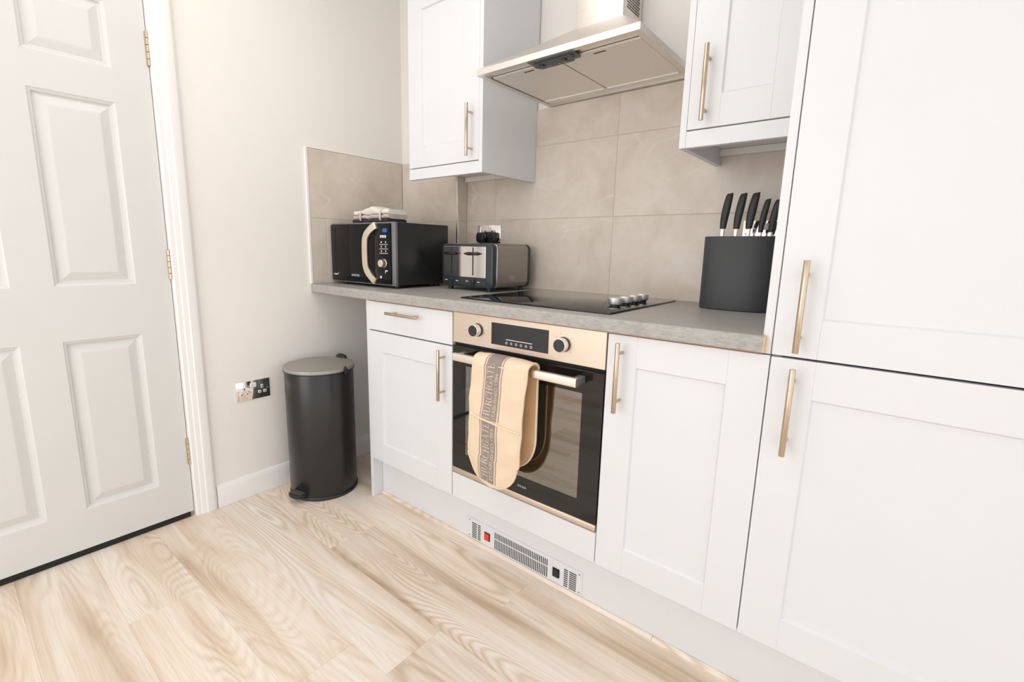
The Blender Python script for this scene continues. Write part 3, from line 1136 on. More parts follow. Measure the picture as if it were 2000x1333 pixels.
socket('chrome double socket on the wall above the skirting, beside the bin', lambda u, v, d: (0.0 + d, -0.9220 + u, 0.4860 + v))
socket('chrome double socket on the tiles behind the toaster', lambda u, v, d: (0.5760 + u, 0.0 - d, 1.1880 + v))
socket('chrome double socket on the tiles behind the knife block', lambda u, v, d: (1.7730 + u, 0.0 - d, 1.1840 + v))
for cx, lab in ((0.5370, 'black plug in the left half of the socket behind the toaster'), (0.6120, 'black plug in the right half of the socket behind the toaster')):
    pg = thing('plug', lab, 'plug', (cx, -0.0065, 1.1750))
    bm = nb()
    prism(bm, [(cx - 0.0235, 1.1580), (cx - 0.0150, 1.1470), (cx + 0.0150, 1.1470), (cx + 0.0235, 1.1580), (cx + 0.0250, 1.1800), (cx + 0.0190, 1.1960), (cx - 0.0190, 1.1960), (cx - 0.0250, 1.1800)], 'y', -0.0290, -0.0065, 0.0050, 3)
    part('body', bm, 'black', pg)
    bm = nb()
    tube(bm, [(cx, -0.018, 1.149), (cx, -0.019, 1.138), (cx + 0.001, -0.020, 1.10), (cx + 0.004, -0.020, 1.02), (cx + 0.006, -0.018, ZW + 0.006)], [0.0055, 0.0045, 0.0034, 0.0034, 0.0034], 10)
    part('cable', bm, 'black', pg)
    bm = nb()
    for dz in (0, 0.007, 0.014):
        bx(bm, cx - 0.010, cx + 0.010, -0.0300, -0.0285, 1.163 + dz, 1.166 + dz, 0.0004, 1)
    part('grip_ridge', bm, 'black_soft', pg, smooth=False)

# =================================================================== MICROWAVE (own frame: front centre, floor of the worktop)
ang = math.radians(1.6)
mw = thing('microwave', 'black microwave with a curved champagne handle', 'microwave', (0.2492, -0.5116, ZW), ang)
B0, B1 = 0.0130, 0.2830


def mp(name, bm, mat, parent=None, **kw):
    return part(name, bm, mat, mw, parent, world=False, **kw)


bm = nb()
bx(bm, -0.2270, 0.2270, 0.022, 0.333, B0, B1, 0.004, 2)
mp('body', bm, 'mw_body')
bm = nb()
bx(bm, -0.2300, 0.2300, 0.0075, 0.0230, B0 - 0.002, B1 + 0.001, 0.004, 2)
mp('front_frame', bm, 'mw_strip')
bm = nb()
bx(bm, -0.2290, 0.0985, 0.0, 0.0085, B0 + 0.005, B1 - 0.005, 0.002, 2)
mdoor = mp('door', bm, 'gloss_black')
bm = nb()
bx(bm, 0.0995, 0.2060, 0.0, 0.0085, B0 + 0.005, B1 - 0.005, 0.002, 2)
cpm = mp('control_panel', bm, 'gloss_black')
# curved handle: bracket shape open to the right
hp_ = [(0.1125, 0.2700), (0.0860, 0.2560), (0.0620, 0.2380), (0.0480, 0.2190), (0.0435, 0.1950), (0.0425, 0.1500),
       (0.0435, 0.1050), (0.0480, 0.0840), (0.0600, 0.0640), (0.0820, 0.0440), (0.1050, 0.0260)]
# smooth the polyline
def chaikin(p, it=2):
    for _ in range(it):
        q = [p[0]]
        for a, b_ in zip(p[:-1], p[1:]):
            q.append((a[0] * .75 + b_[0] * .25, a[1] * .75 + b_[1] * .25))
            q.append((a[0] * .25 + b_[0] * .75, a[1] * .25 + b_[1] * .75))
        q.append(p[-1])
        p = q
    return p


hp_ = chaikin(hp_)
bm = nb()
rings = []
for i, (x, z) in enumerate(hp_):
    a, b_ = hp_[max(i - 1, 0)], hp_[min(i + 1, len(hp_) - 1)]
    d = Vector((b_[0] - a[0], 0, b_[1] - a[1])).normalized()
    nrm = Vector((d.z, 0, -d.x))
    hw = 0.0180 if 0.06 < z < 0.24 else 0.0165
    t_ = i / (len(hp_) - 1)
    lift = 0.005 + 0.009 * math.sin(math.pi * t_) ** 0.5
    c = Vector((x, -lift, z))
    rings.append([bm.verts.new(c + nrm * (hw * u) + Vector((0, dy, 0))) for u, dy in ((-1, 0.004), (-0.9, 0), (0.9, 0), (1, 0.004), (0.8, 0.012), (-0.8, 0.012))])
for A, B in zip(rings[:-1], rings[1:]):
    for i in range(6):
        j = (i + 1) % 6
        bm.faces.new((A[i], A[j], B[j], B[i]))
bm.faces.new(rings[0])
bm.faces.new(rings[-1][::-1])
for z in (0.272, 0.030):
    x = 0.104 if z > 0.1 else 0.098
    bx(bm, x - 0.010, x + 0.004, -0.006, 0.001, z - 0.008, z + 0.002)
mp('handle', bm, 'mw_handle', mdoor, angle=50)
bm = nb()
bx(bm, 0.1560, 0.1860, -0.0006, 0.0004, 0.2400, 0.2560)
mp('clock', bm, 'blue_led', cpm, smooth=False)
bm = nb()
for i in range(3):
    bx(bm, 0.1400 + i * 0.0145, 0.1500 + i * 0.0145, -0.0006, 0.0004, 0.2170, 0.2280)
for r_ in range(3):
    z = 0.1985 - r_ * 0.0190
    for x in (0.1470, 0.1760):
        cyl(bm, (x, 0.0002, z), 0.0036, -0.0008, 'y', 10)
    bx(bm, 0.1340, 0.1900, -0.0005, 0.0003, z - 0.0105, z - 0.0085)
cyl(bm, (0.1400, 0.0002, 0.0480), 0.0060, -0.0008, 'y', 12)
bx(bm, 0.1690, 0.1860, -0.0005, 0.0003, 0.0740, 0.0790)
bx(bm, 0.1690, 0.1730, -0.0005, 0.0003, 0.0660, 0.0740)
mp('printed_marks', bm, 'mark', cpm, smooth=False)
bm = nb()
lathe(bm, [(0, 0), (0.0185, 0), (0.0185, -0.003), (0.0165, -0.0045), (0.0162, -0.022), (0.0145, -0.024), (0, -0.024)], (0.1640, 0.0002, 0.1085), 32, 'y')
mp('dial', bm, 'mw_handle', cpm)
bm = nb()
add_text(bm, 'SAMSUNG', 0.0145, lambda a, b_: (-0.0740 + a * 0.92, -0.0005, 0.0430 + b_))
bx(bm, -0.2130, -0.1850, -0.0005, 0.0003, 0.0440, 0.0495)
prism(bm, [(-0.1850, 0.0440), (-0.1800, 0.0470), (-0.1740, 0.0560), (-0.1760, 0.0560), (-0.1830, 0.0495)], 'y', -0.0005, 0.0003)
mp('printed_names', bm, 'mark', mdoor, smooth=False)
bm = nb()
for i in range(3):
    bx(bm, 0.2268, 0.2276, 0.105 + i * 0.004, 0.185, 0.072 + i * 0.015, 0.075 + i * 0.015)
mp('side_vent', bm, 'dark', smooth=False)
for fx in (-0.19, 0.19):
    for fy in (0.05, 0.29):
        bm = nb()
        cyl(bm, (fx, fy, 0.0002), 0.014, 0.0128, 'z', 16, 0.002)
        mp('foot', bm, 'black')

# =================================================================== TEA TOWELS on the microwave
tt = thing('tea_towel_bundle', 'bundle of folded tea towels tied with ribbon on the microwave', 'tea towels', (0.245, -0.40, ZW + 0.2842))


def towel(prof_fn, x0, x1, n, mat):
    """loft: prof_fn(x) -> list of (y,z)"""
    bm = nb()
    rings = []
    for i in range(n + 1):
        x = x0 + (x1 - x0) * i / n
        rings.append([bm.verts.new((x, y, z)) for y, z in prof_fn(x)])
    m_ = len(rings[0])
    for A, B in zip(rings[:-1], rings[1:]):
        for i in range(m_):
            j = (i + 1) % m_
            bm.faces.new((A[i], A[j], B[j], B[i]))
    bm.faces.new(rings[0])
    bm.faces.new(rings[-1][::-1])
    return part('towel', bm, mat, tt, world=False, angle=60)


def pinch(x):
    return 1 - 0.22 * (math.exp(-((x + 0.073) / 0.010) ** 2) + math.exp(-((x - 0.075) / 0.010) ** 2))


def lay(zb, h, yw_, amp=0.0):
    def f(x):
        pts = []
        p = pinch(x)
        wob = 0.0015 * math.sin(x * 70) + 0.001 * math.sin(x * 133 + 1)
        for k in range(20):
            a = 2 * math.pi * k / 20
            ca, sa = math.cos(a), math.sin(a)
            y = yw_ * (abs(ca) ** 0.5) * (1 if ca > 0 else -1)
            z = (h / 2) * (abs(sa) ** 0.6) * (1 if sa > 0 else -1)
            lift = 0.0
            if amp and z > 0:
                lift = amp * math.exp(-((x + 0.004) / 0.045) ** 2)
            elif amp:
                lift = 0.0
            pts.append((y * (0.9 + 0.1 * p), 0.0006 + zb + h / 2 + (z + wob) * p + lift))
        return pts
    return f


towel(lay(0.0005, 0.018, 0.055), -0.138, 0.128, 60, 'towel_dark')
towel(lay(0.017, 0.022, 0.053), -0.131, 0.136, 60, 'towel_mauve')
towel(lay(0.037, 0.022, 0.051, 0.016), -0.130, 0.132, 70, 'towel_white')
for x in (-0.073, 0.075):
    bm = nb()
    rings = []
    for k in range(28):
        a = 2 * math.pi * k / 28
        ca, sa = math.cos(a), math.sin(a)
        y = 0.0565 * (abs(ca) ** 0.5) * (1 if ca > 0 else -1)
        z = 0.0300 + 0.0290 * (abs(sa) ** 0.55) * (1 if sa > 0 else -1)
        rings.append((y, z))
    vv = [[bm.verts.new((x + dx + 0.010 * (z - 0.03), y * s_, 0.0010 + 0.028 + (z - 0.028) * s_)) for dx, s_ in ((-0.006, 1.0), (0.006, 1.0), (0.006, 0.96), (-0.006, 0.96))] for y, z in rings]
    for i in range(len(vv)):
        A, B = vv[i], vv[(i + 1) % len(vv)]
        for k in range(4):
            l = (k + 1) % 4
            bm.faces.new((A[k], A[l], B[l], B[k]))
    part('ribbon', bm, 'string', tt, world=False)

# =================================================================== TOASTER
ang = math.radians(-1.2)
to = thing('toaster', 'four-slice toaster in grey steel with a mirrored front', 'toaster', (0.7080, -0.3040, ZW), ang)


def tp(name, bm, mat, parent=None, **kw):
    return part(name, bm, mat, to, parent, world=False, **kw)


TB, TT = 0.0150, 0.1995
bm = nb()
prism(bm, rrect(-0.1490, 0.1490, TB + 0.002, TT - 0.002, 0.022, 6), 'y', 0.028, 0.236, 0.001, 1)
tp('shell', bm, 'toast_side', angle=25)
bm = nb()
prism(bm, rrect(-0.1500, 0.1500, TB, TT, 0.022, 6), 'y', 0.0, 0.0270, 0.007, 3)
fr_ = tp('front_frame', bm, 'toast_dark', angle=30)
bm = nb()
prism(bm, rrect(-0.1506, 0.1506, TB - 0.0006, TT + 0.0006, 0.0225, 6), 'y', 0.0262, 0.0292, 0.0006, 1)
tp('front_bead', bm, 'chrome', fr_, angle=30)
bm = nb()
prism(bm, rrect(-0.1500, 0.1500, TB, TT, 0.022, 6), 'y', 0.2365, 0.2600, 0.010, 3)
tp('rear_frame', bm, 'toast_dark', angle=30)
bm = nb()
bx(bm, -0.1370, 0.1130, -0.0022, 0.0010, 0.0580, 0.1870, 0.0008, 1)
fp = tp('front_panel', bm, 'toast_mirror', smooth=False)
bm = nb()
bx(bm, -0.1370, 0.1130, -0.0018, 0.0010, 0.0260, 0.0560, 0.0008, 1)
ctl = tp('control_strip', bm, 'toast_dark', smooth=False)
for lx in (-0.0860, 0.0415):
    bm = nb()
    bx(bm, lx - 0.0028, lx + 0.0028, -0.0028, -0.0016, 0.0660, 0.1830)
    tp('lever_slot', bm, 'dark', fp, smooth=False)
    bm = nb()
    prism(bm, [(lx - 0.033, 0.1555), (lx - 0.012, 0.1500), (lx + 0.012, 0.1500), (lx + 0.033, 0.1555), (lx + 0.033, 0.1590), (lx + 0.012, 0.1640), (lx - 0.012, 0.1640), (lx - 0.033, 0.1590)], 'y', -0.0260, -0.0080, 0.0025, 2)
    bx(bm, lx - 0.004, lx + 0.004, -0.010, -0.002, 0.1520, 0.1610)
    tp('lever', bm, 'black', fp)
    bm = nb()
    lathe(bm, [(0, 0), (0.0125, 0), (0.0120, -0.010), (0.0105, -0.012), (0, -0.012)], (lx, -0.0018, 0.0405), 24, 'y')
    bx(bm, lx - 0.0025, lx + 0.0025, -0.0185, -0.010, 0.0300, 0.0520, 0.001, 1)
    tp('browning_dial', bm, 'toast_dark', ctl)
    bm = nb()
    bx(bm, lx - 0.0420, lx - 0.0270, -0.0022, -0.0015, 0.0395, 0.0425)
    bx(bm, lx + 0.0250, lx + 0.0400, -0.0022, -0.0015, 0.0385, 0.0415)
    tp('button_marks', bm, 'mark', ctl, smooth=False)
for sx in (-0.105, -0.040, 0.040, 0.105):
    bm = nb()
    bx(bm, sx - 0.015, sx + 0.015, 0.050, 0.215, TT - 0.0025, TT - 0.0010)
    tp('bread_slot', bm, 'dark', smooth=False)
for fx in (-0.115, 0.115):
    for fy in (0.022, 0.232):
        bm = nb()
        cyl(bm, (fx, fy, 0.0002), 0.011, 0.0158, 'z', 14, 0.0015)
        tp('foot', bm, 'black')
bm = nb()
add_text(bm, 'BOSCH', 0.0125, lambda a, b_: (0.1494, 0.108 + a, 0.0560 + b_))
bx(bm, 0.1488, 0.1494, 0.120, 0.140, 0.0480, 0.0500)
tp('printed_name', bm, 'mark', smooth=False)

# =================================================================== KNIFE BLOCK AND KNIVES
kb = thing('knife_block', 'charcoal oval knife block against the tall cabinet', 'knife block', (1.725, -0.131, ZW))


def stadium(hw, hd, n=64, e=2.6):
    pts = []
    for k in range(n):
        a = 2 * math.pi * k / n
        ca, sa = math.cos(a), math.sin(a)
        pts.append((hw * (1 if ca > 0 else -1) * abs(ca) ** (2 / e), hd * (1 if sa > 0 else -1) * abs(sa) ** (2 / e)))
    return pts


KH = 0.2300
bm = nb()
rings = []
for (hw, hd), z in (((0.098, 0.052), 0.0003), ((0.1020, 0.0550), 0.003), ((0.1030, 0.0560), KH - 0.002), ((0.1020, 0.0550), KH), ((0.0985, 0.0515), KH), ((0.0980, 0.0510), KH - 0.014)):
    rings.append([bm.verts.new((x, y, z)) for x, y in stadium(hw, hd)])
for A, B in zip(rings[:-1], rings[1:]):
    for i in range(64):
        j = (i + 1) % 64
        bm.faces.new((A[i], A[j], B[j], B[i]))
bm.faces.new(rings[0])
part('shell', bm, 'block', kb, world=False, angle=40)
bm = nb()
prism(bm, stadium(0.0975, 0.0505), 'z', KH - 0.060, KH - 0.013)
part('bristle_insert', bm, 'black', kb, world=False, angle=40)

knives = [(1.6745, -0.150, 0.0245, 0.107, 0.0105, 'black-handled knife at the left end of the block'),
          (1.7130, -0.146, 0.0240, 0.106, 0.0105, 'black-handled knife, second from the left in the block'),
          (1.7470, -0.142, 0.0240, 0.106, 0.0110, 'black-handled knife with the highest grip, in the middle of the block'),
          (1.7810, -0.143, 0.0130, 0.097, 0.0080, 'slim short black-handled knife, fourth in the block'),
          (1.8085, -0.142, 0.0135, 0.094, 0.0090, 'short black-handled knife nearest the tall cabinet')]
for x, y, b0, hl, hw, lab in knives:
    kz = ZW + KH
    k = thing('kitchen_knife', lab, 'knife', (x, y, kz), group='knives in the block')
    tilt = 0.012
    # steel bolster rising out of the block
    bm = nb()
    prism(bm, [(x - hw * 0.62, kz - 0.020), (x + hw * 0.72, kz - 0.020), (x + hw * 0.55, kz + 0.004), (x + hw * 0.62, kz + b0), (x - hw * 0.50, kz + b0), (x - hw * 0.45, kz + 0.006)], 'y', y - 0.0060, y + 0.0060, 0.002, 2)
    part('bolster', bm, 'bolster', k)
    bm = nb()
    prism(bm, [(x - hw * 0.9, kz - 0.0585), (x + hw * 0.9, kz - 0.0585), (x + hw * 0.9, kz - 0.019), (x - hw * 0.9, kz - 0.019)], 'y', y - 0.0009, y + 0.0009)
    part('blade', bm, 'chrome', k, smooth=False)
    # contoured handle
    bm = nb()
    rings = []
    n = 14
    for i in range(n + 1):
        t = i / n
        z = kz + b0 + t * hl
        wdt = hw * (0.74 + 0.36 * math.sin(math.pi * min(1, t * 0.80 + 0.06)) ** 0.9)
        cx = x + tilt * (t ** 1.6) + hw * 0.10
        if i == n:
            wdt *= 0.90
        dp = 0.0085 * (0.85 + 0.25 * math.sin(math.pi * t))
        if i == n:
            dp *= 0.7
        rings.append([bm.verts.new((cx + wdt * ca, y + dp * sa, z + (0.0015 * ca if i == n else 0))) for ca, sa in
                      ((math.copysign(abs(math.cos(a)) ** 0.75, math.cos(a)), math.copysign(abs(math.sin(a)) ** 0.75, math.sin(a))) for a in [2 * math.pi * q / 18 for q in range(18)])])
    for A, B in zip(rings[:-1], rings[1:]):
        for i in range(18):
            j = (i + 1) % 18
            bm.faces.new((A[i], A[j], B[j], B[i]))
    bm.faces.new(rings[0])
    bm.faces.new(rings[-1])
    part('handle', bm, 'black_soft', k, angle=50)

# =================================================================== PEDAL BIN
BX, BY = 0.1690, -0.6960
pb = thing('pedal_bin', 'tall round black pedal bin against the skirting', 'bin', (BX, BY, 0))
bm = nb()
lathe(bm, [(0, 0.0150), (0.1470, 0.0150), (0.1480, 0.017), (0.1480, 0.5720), (0.1460, 0.5760), (0, 0.5760)], (BX, BY, 0), 72)
part('body', bm, 'bin', pb)
bm = nb()
lathe(bm, [(0, 0.0004), (0.1480, 0.0004), (0.1515, 0.003), (0.1515, 0.0120), (0.1490, 0.0160), (0, 0.0160)], (BX, BY, 0), 72)
part('base_ring', bm, 'black', pb)
bm = nb()
lathe(bm, [(0, 0.5765), (0.1490, 0.5765), (0.1520, 0.5790), (0.1520, 0.5880), (0.1500, 0.5925), (0.1200, 0.5975), (0.06, 0.6005), (0, 0.6010)], (BX, BY, 0), 72)
part('lid', bm, 'bin_lid', pb, angle=50)
bm = nb()
lathe(bm, [(0.1475, 0.5745), (0.1530, 0.5745), (0.1535, 0.5765), (0.1530, 0.5790), (0.1475, 0.5790)], (BX, BY, 0), 72)
part('lid_rim', bm, 'black', pb)
# hinge cover at the back
bm = nb()
t = bmesh.new()
bmesh.ops.create_uvsphere(t, u_segments=24, v_segments=12, radius=1.0)
for v in t.verts:
    v.co = Vector((BX - 0.040 + v.co.x * 0.040, BY + 0.141 + v.co.y * 0.017, 0.594 + v.co.z * 0.018))
merge(bm, t)
part('hinge_cover', bm, 'black', pb)
bm = nb()
bx(bm, BX + 0.142, BX + 0.160, BY + 0.030, BY + 0.046, 0.566, 0.592, 0.003, 2)
cyl(bm, (BX + 0.150, BY + 0.038, 0.590), 0.005, 0.010, 'z', 14, 0.001)
part('carry_pivot', bm, 'black', pb)
# pedal, turned towards the room
pa = math.radians(-74)
bm = nb()
t = bmesh.new()
outl = [(0.140, -0.040)] + [(0.172 + 0.020 * math.cos(a), 0.040 * math.sin(a)) for a in [math.radians(-90 + 180 * k / 12) for k in range(13)]] + [(0.140, 0.040)]
prism(t, outl, 'z', 0.026, 0.042, 0.003, 2)
merge(bm, t, Matrix.Translation((BX, BY, 0)) @ Matrix.Rotation(pa, 4, 'Z'))
pd = part('pedal', bm, 'black', pb)
bm = nb()
t = bmesh.new()
for k in range(3):
    bx(t, 0.150 + k * 0.011, 0.155 + k * 0.011, -0.032, 0.032, 0.0418, 0.0434, 0.0006, 1)
merge(bm, t, Matrix.Translation((BX, BY, 0)) @ Matrix.Rotation(pa, 4, 'Z'))
part('pedal_rib', bm, 'plastic_grey', pb, pd)
bm = nb()
t = bmesh.new()
tube(t, [(0.146, 0.020, 0.010), (0.172, 0.020, 0.024)], 0.0028, 10)
merge(bm, t, Matrix.Translation((BX, BY, 0)) @ Matrix.Rotation(pa, 4, 'Z'))
part('pedal_rod', bm, 'chrome', pb, pd)

# =================================================================== OVEN GLOVE
gl = thing('oven_glove', 'cream double oven glove with a taupe lettered stripe over the oven handle', 'oven glove', (1.205, -0.658, 0.35))
# centre line in (y,z): front flap up, over the bar, back flap down
YFR, YBK, ZBAR = -0.6865, -0.6335, 0.7530
RB = (YBK - YFR) / 2
YCN = (YFR + YBK) / 2
S0 = 0.0                      # s=0 at the bottom of the front flap
ZBOT = 0.3520
LF = ZBAR + 0.010 - ZBOT
LA = math.pi * RB
LBK = 0.345
STOT = LF + LA + LBK


def path(s):
    if s < LF:
        t = s / LF
        return YFR - 0.006 * math.sin(math.pi * t), ZBOT + s, Vector((0, -1, 0))
    if s < LF + LA:
        a = (s - LF) / RB
        return YCN - RB * math.cos(a), ZBAR + 0.010 + RB * math.sin(a) * 0.75, Vector((0, -math.cos(a), math.sin(a)))
    d = s - LF - LA
    return YBK, ZBAR + 0.010 - d, Vector((0, 1, 0))


def halfw(s):
    e = min(s, STOT - s)
    R = 0.125
    base = 0.1015 + 0.005 * min(1, s / LF)
    if s > LF + LA:
        base = 0.1040
    if e < R:
        return base * math.sqrt(max(0.0, 1 - ((R - e) / R) ** 2.3))
    return base


def xcen(s):
    t = min(s / LF, 1.15)
    return 1.1950 + 0.0150 * t * t - (0.004 if s < 0.1 else 0)


def wrinkle(s, u):
    w_ = 0.0016 * math.sin(s * 38 + 3.0 * u) + 0.0012 * math.sin(s * 71 - 5 * u + 1.3)
    w_ += 0.0035 * math.exp(-((s - 0.245) / 0.020) ** 2) * (0.4 + 0.6 * math.cos(2.5 * u))
    return w_ * min(1.0, s / 0.05)


def glove_pt(s, u, h):
    """s along, u in -1..1 across, h outward offset"""
    y, z, nrm = path(s)
    hw = halfw(s)
    puff = (1 - abs(u) ** 4) * 0.0060
    if s < LF + LA:
        off = h * (puff + 0.0015) if abs(h) <= 1 else 0
    off = h * (puff + 0.0015)
    wr = wrinkle(s, u) if s < LF else 0.0
    p = Vector((xcen(s) + u * hw, y, z)) + nrm * (off + (wr if s < LF else 0))
    return p


def glove_x(s, x, extra):
    """point on the outer face at absolute across-position x (metres from centre line)"""
    hw = max(halfw(s), 0.004)
    u = max(-1, min(1, x / hw))
    y, z, nrm = path(s)
    puff = (1 - abs(u) ** 4) * 0.0060
    return Vector((xcen(s) + u * hw, y, z)) + nrm * (puff + 0.0015 + extra + (wrinkle(s, u) if s < LF else 0))


NS, NU = 110, 24
bm = nb()
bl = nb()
outer, inner = [], []
for i in range(NS + 1):
    s = 0.0008 + (STOT - 0.0016) * i / NS
    # sample ends more densely
    us = [-1 + 2 * k / NU for k in range(NU + 1)]
    outer.append([bm.verts.new(glove_pt(s, u, 1)) for u in us])
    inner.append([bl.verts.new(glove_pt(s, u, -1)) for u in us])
for i in range(NS):
    for k in range(NU):
        bm.faces.new((outer[i][k], outer[i][k + 1], outer[i + 1][k + 1], outer[i + 1][k]))
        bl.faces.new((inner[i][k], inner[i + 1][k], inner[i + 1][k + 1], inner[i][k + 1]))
part('body', bm, 'glove', gl, angle=80)
part('shaded_inner_face', bl, 'glove_shaded', gl, angle=80)  # inside of the flaps, shade painted in by a darker orange tone
# pocket: second layer over the lower front flap
SP = 0.226
bm = nb()
POUT = 0.0040
oo, ii = [], []
NP = 44
for i in range(NP + 1):
    s = 0.0012 + (SP - 0.0012) * i / NP
    us = [-0.995 + 1.99 * k / NU for k in range(NU + 1)]
    def pk(s, u, e):
        y, z, nrm = path(s)
        puff = (1 - abs(u) ** 4) * 0.0060
        grow = 0.35 + 0.65 * min(1, s / SP)
        sl = s - 0.020 * u * (s / SP)            # the mouth slopes
        return Vector((xcen(s) + u * halfw(s), y, z - 0.020 * u * (s / SP) * 0.6)) + nrm * (puff + 0.0015 + e * grow * (1 - 0.8 * abs(u) ** 3) + wrinkle(s, u))
    oo.append([bm.verts.new(pk(s, u, POUT)) for u in us])
    ii.append([bm.verts.new(pk(s, u, POUT - 0.0028)) for u in us])
for i in range(NP):
    for k in range(NU):
        bm.faces.new((oo[i][k], oo[i][k + 1], oo[i + 1][k + 1], oo[i + 1][k]))
        bm.faces.new((ii[i][k], ii[i + 1][k], ii[i + 1][k + 1], ii[i][k + 1]))
    for k in (0, NU):
        bm.faces.new((oo[i][k], oo[i + 1][k], ii[i + 1][k], ii[i][k]))
for i in (0, NP):
    for k in range(NU):
        bm.faces.new((oo[i][k], oo[i][k + 1], ii[i][k + 1], ii[i][k]))
pk_o = part('pocket', bm, 'glove', gl, angle=80)


def pocket_x(s, x, extra):
    hw = max(halfw(s), 0.004)
    u = max(-1, min(1, x / hw))
    return pk(s, u, POUT) + Vector((0, -extra, 0))


bm = nb()
tube(bm, [pk(SP, -0.98 + 1.96 * k / 30, POUT * 0.8) for k in range(31)], 0.0034, 10)
part('mouth_binding', bm, 'glove', gl, pk_o)
# edge binding all round
bm = nb()
for sg in (-1, 1):
    tube(bm, [glove_pt(0.0006 + (STOT - 0.0012) * (0.5 - 0.5 * math.cos(math.pi * i / 160)), sg, 0) for i in range(161)], 0.0044, 10)
part('edge_binding', bm, 'glove', gl)
# printed stripes
BC = -0.0140           # centre of the printed band, from the glove's centre line
BW = 0.0290            # its half width


def strip(fn, x0, x1, s0, s1, n, extra, bm):
    A = []
    for i in range(n + 1):
        s = s0 + (s1 - s0) * i / n
        lim = halfw(s) * 0.95
        A.append([bm.verts.new(fn(s, max(-lim, min(lim, x0 + (x1 - x0) * k / 6)), extra)) for k in range(7)])
    for P_, Q_ in zip(A[:-1], A[1:]):
        for k in range(6):
            bm.faces.new((P_[k], P_[k + 1], Q_[k + 1], Q_[k]))


STOP = LF + LA * 0.62
for fn, s0, s1, par in ((pocket_x, 0.016, SP - 0.004, pk_o), (glove_x, SP + 0.006, STOP, None)):
    bm = nb()
    strip(fn, BC - BW, BC + BW, s0, s1, 60, 0.0006, bm)
    strip(fn, BC - BW - 0.0085, BC - BW - 0.0055, s0, s1, 60, 0.0006, bm)
    strip(fn, BC + BW + 0.0055, BC + BW + 0.0085, s0, s1, 60, 0.0006, bm)
    part('printed_stripe', bm, 'glove_print', gl, par, angle=80)

# serif capitals drawn as polygons on a unit square
def arcband(cx, cy, rx, ry, a0, a1, t0, t1, n=12):
    out = []
    for i in range(n):
        qa, qb = [], []
        for k, q_ in ((i, qa), (i + 1, qb)):
            a = math.radians(a0 + (a1 - a0) * k / n)
            c_, s_ = math.cos(a), math.sin(a)
            t = t0 + (t1 - t0) * abs(c_)
            q_ += [(cx + rx * c_, cy + ry * s_), (cx + (rx - t) * c_, cy + (ry - t * 0.7) * s_)]
        out.append([qa[0], qb[0], qb[1], qa[1]])
    return out


def R_(a, b_, c, d):
    return [(a, b_), (c, b_), (c, d), (a, d)]


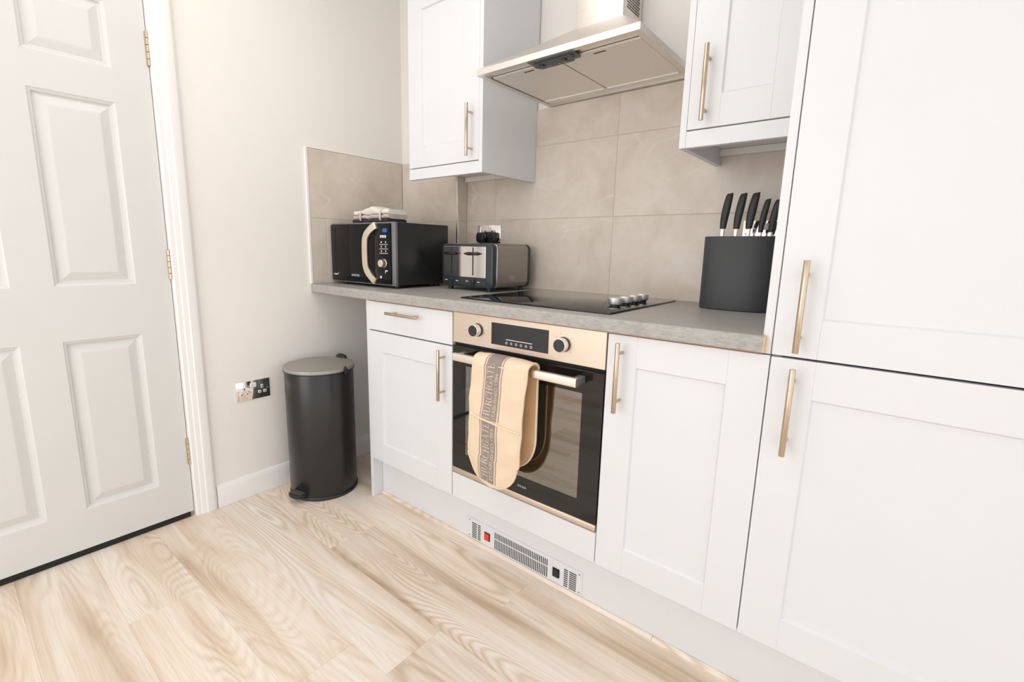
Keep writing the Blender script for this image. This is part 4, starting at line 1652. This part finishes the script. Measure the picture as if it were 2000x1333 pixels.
GLY = {
    'C': (0.78, arcband(0.40, 0.5, 0.36, 0.52, 48, 312, 0.04, 0.13) + [R_(0.62, 0.66, 0.67, 0.97), R_(0.62, 0.04, 0.66, 0.24)]),
    'G': (0.82, arcband(0.40, 0.5, 0.36, 0.52, 48, 318, 0.04, 0.13) + [R_(0.62, 0.66, 0.67, 0.97), R_(0.60, 0.04, 0.72, 0.42), R_(0.50, 0.40, 0.80, 0.45)]),
    'H': (0.90, [R_(0.12, 0, 0.25, 1), R_(0.63, 0, 0.76, 1), R_(0.25, 0.48, 0.63, 0.53), R_(0.03, 0, 0.34, 0.045), R_(0.54, 0, 0.85, 0.045), R_(0.03, 0.955, 0.34, 1), R_(0.54, 0.955, 0.85, 1)]),
    'U': (0.84, [R_(0.10, 0.30, 0.23, 1), R_(0.62, 0.30, 0.67, 1), R_(0.02, 0.955, 0.31, 1), R_(0.53, 0.955, 0.77, 1)] + arcband(0.385, 0.30, 0.285, 0.32, 180, 360, 0.06, 0.09)),
    'R': (0.80, [R_(0.12, 0, 0.25, 1), R_(0.03, 0, 0.34, 0.045), R_(0.03, 0.955, 0.40, 1), R_(0.25, 0.48, 0.40, 0.53), [(0.34, 0.50), (0.48, 0.50), (0.80, 0), (0.64, 0)], R_(0.62, 0, 0.84, 0.045)] + arcband(0.38, 0.74, 0.25, 0.26, -90, 90, 0.05, 0.11)),
    'A': (0.84, [[(0.38, 1.0), (0.46, 1.0), (0.80, 0), (0.66, 0)], [(0.36, 0.92), (0.41, 0.98), (0.17, 0), (0.11, 0)], R_(0.22, 0.32, 0.62, 0.37), R_(0.02, 0, 0.27, 0.045), R_(0.56, 0, 0.88, 0.045)]),
    'T': (0.78, [R_(0.32, 0, 0.45, 1), R_(0.04, 0.945, 0.73, 1), R_(0.22, 0, 0.55, 0.045), [(0.04, 0.75), (0.075, 0.75), (0.12, 0.96), (0.04, 0.96)], [(0.695, 0.75), (0.73, 0.75), (0.73, 0.96), (0.65, 0.96)]]),
    'E': (0.72, [R_(0.12, 0, 0.25, 1), R_(0.03, 0, 0.62, 0.05), R_(0.03, 0.95, 0.60, 1), R_(0.25, 0.48, 0.47, 0.53), R_(0.44, 0.40, 0.475, 0.61), R_(0.585, 0, 0.62, 0.22), R_(0.565, 0.80, 0.60, 1)]),
}


def word(bm, txt, fn, s0, s1, xbase, height, extra):
    tot = sum(GLY[c][0] for c in txt)
    k = (s1 - s0) / tot
    a = 0.0
    for c in txt:
        wd, polys = GLY[c]
        for P_ in polys:
            vv = [bm.verts.new(fn(s0 + (a + px) * k, xbase - pz * height, extra)) for px, pz in P_]
            bm.faces.new(vv)
        a += wd


for fn, s0, s1, par in ((pocket_x, 0.014, SP - 0.006, pk_o), (glove_x, SP - 0.012, LF + 0.006, None)):
    bm = nb()
    word(bm, 'CHURCHGATE', fn, s0, s1, BC + 0.0035, 0.0275, 0.0012)
    vs_, fs = text_mesh('ESTABLISHED 1984', 1.0)
    wid = max(v[0] for v in vs_)
    a0 = s0 + 0.012
    a1 = s1 - (0.030 if par is None else 0.012)
    vv = [bm.verts.new(fn(a0 + (a1 - a0) * px / wid, BC + 0.0235 - pz * 0.0185, 0.0012)) for px, pz in vs_]
    for f in fs:
        try:
            bm.faces.new([vv[i] for i in f])
        except ValueError:
            pass
    part('lettering', bm, 'glove_letter', gl, par, smooth=False)

# tiny print and perforations, too small to pick apart singly
for o in bpy.data.objects:
    if o.name.split('.')[0] in ('dial_marks', 'control_marks', 'printed_marks', 'touch_marks', 'maker_mark', 'button_marks', 'vent_grille', 'printed_names', 'printed_name', 'lettering', 'grip_ridge', 'pedal_rib', 'side_vent'):
        o['kind'] = 'stuff'
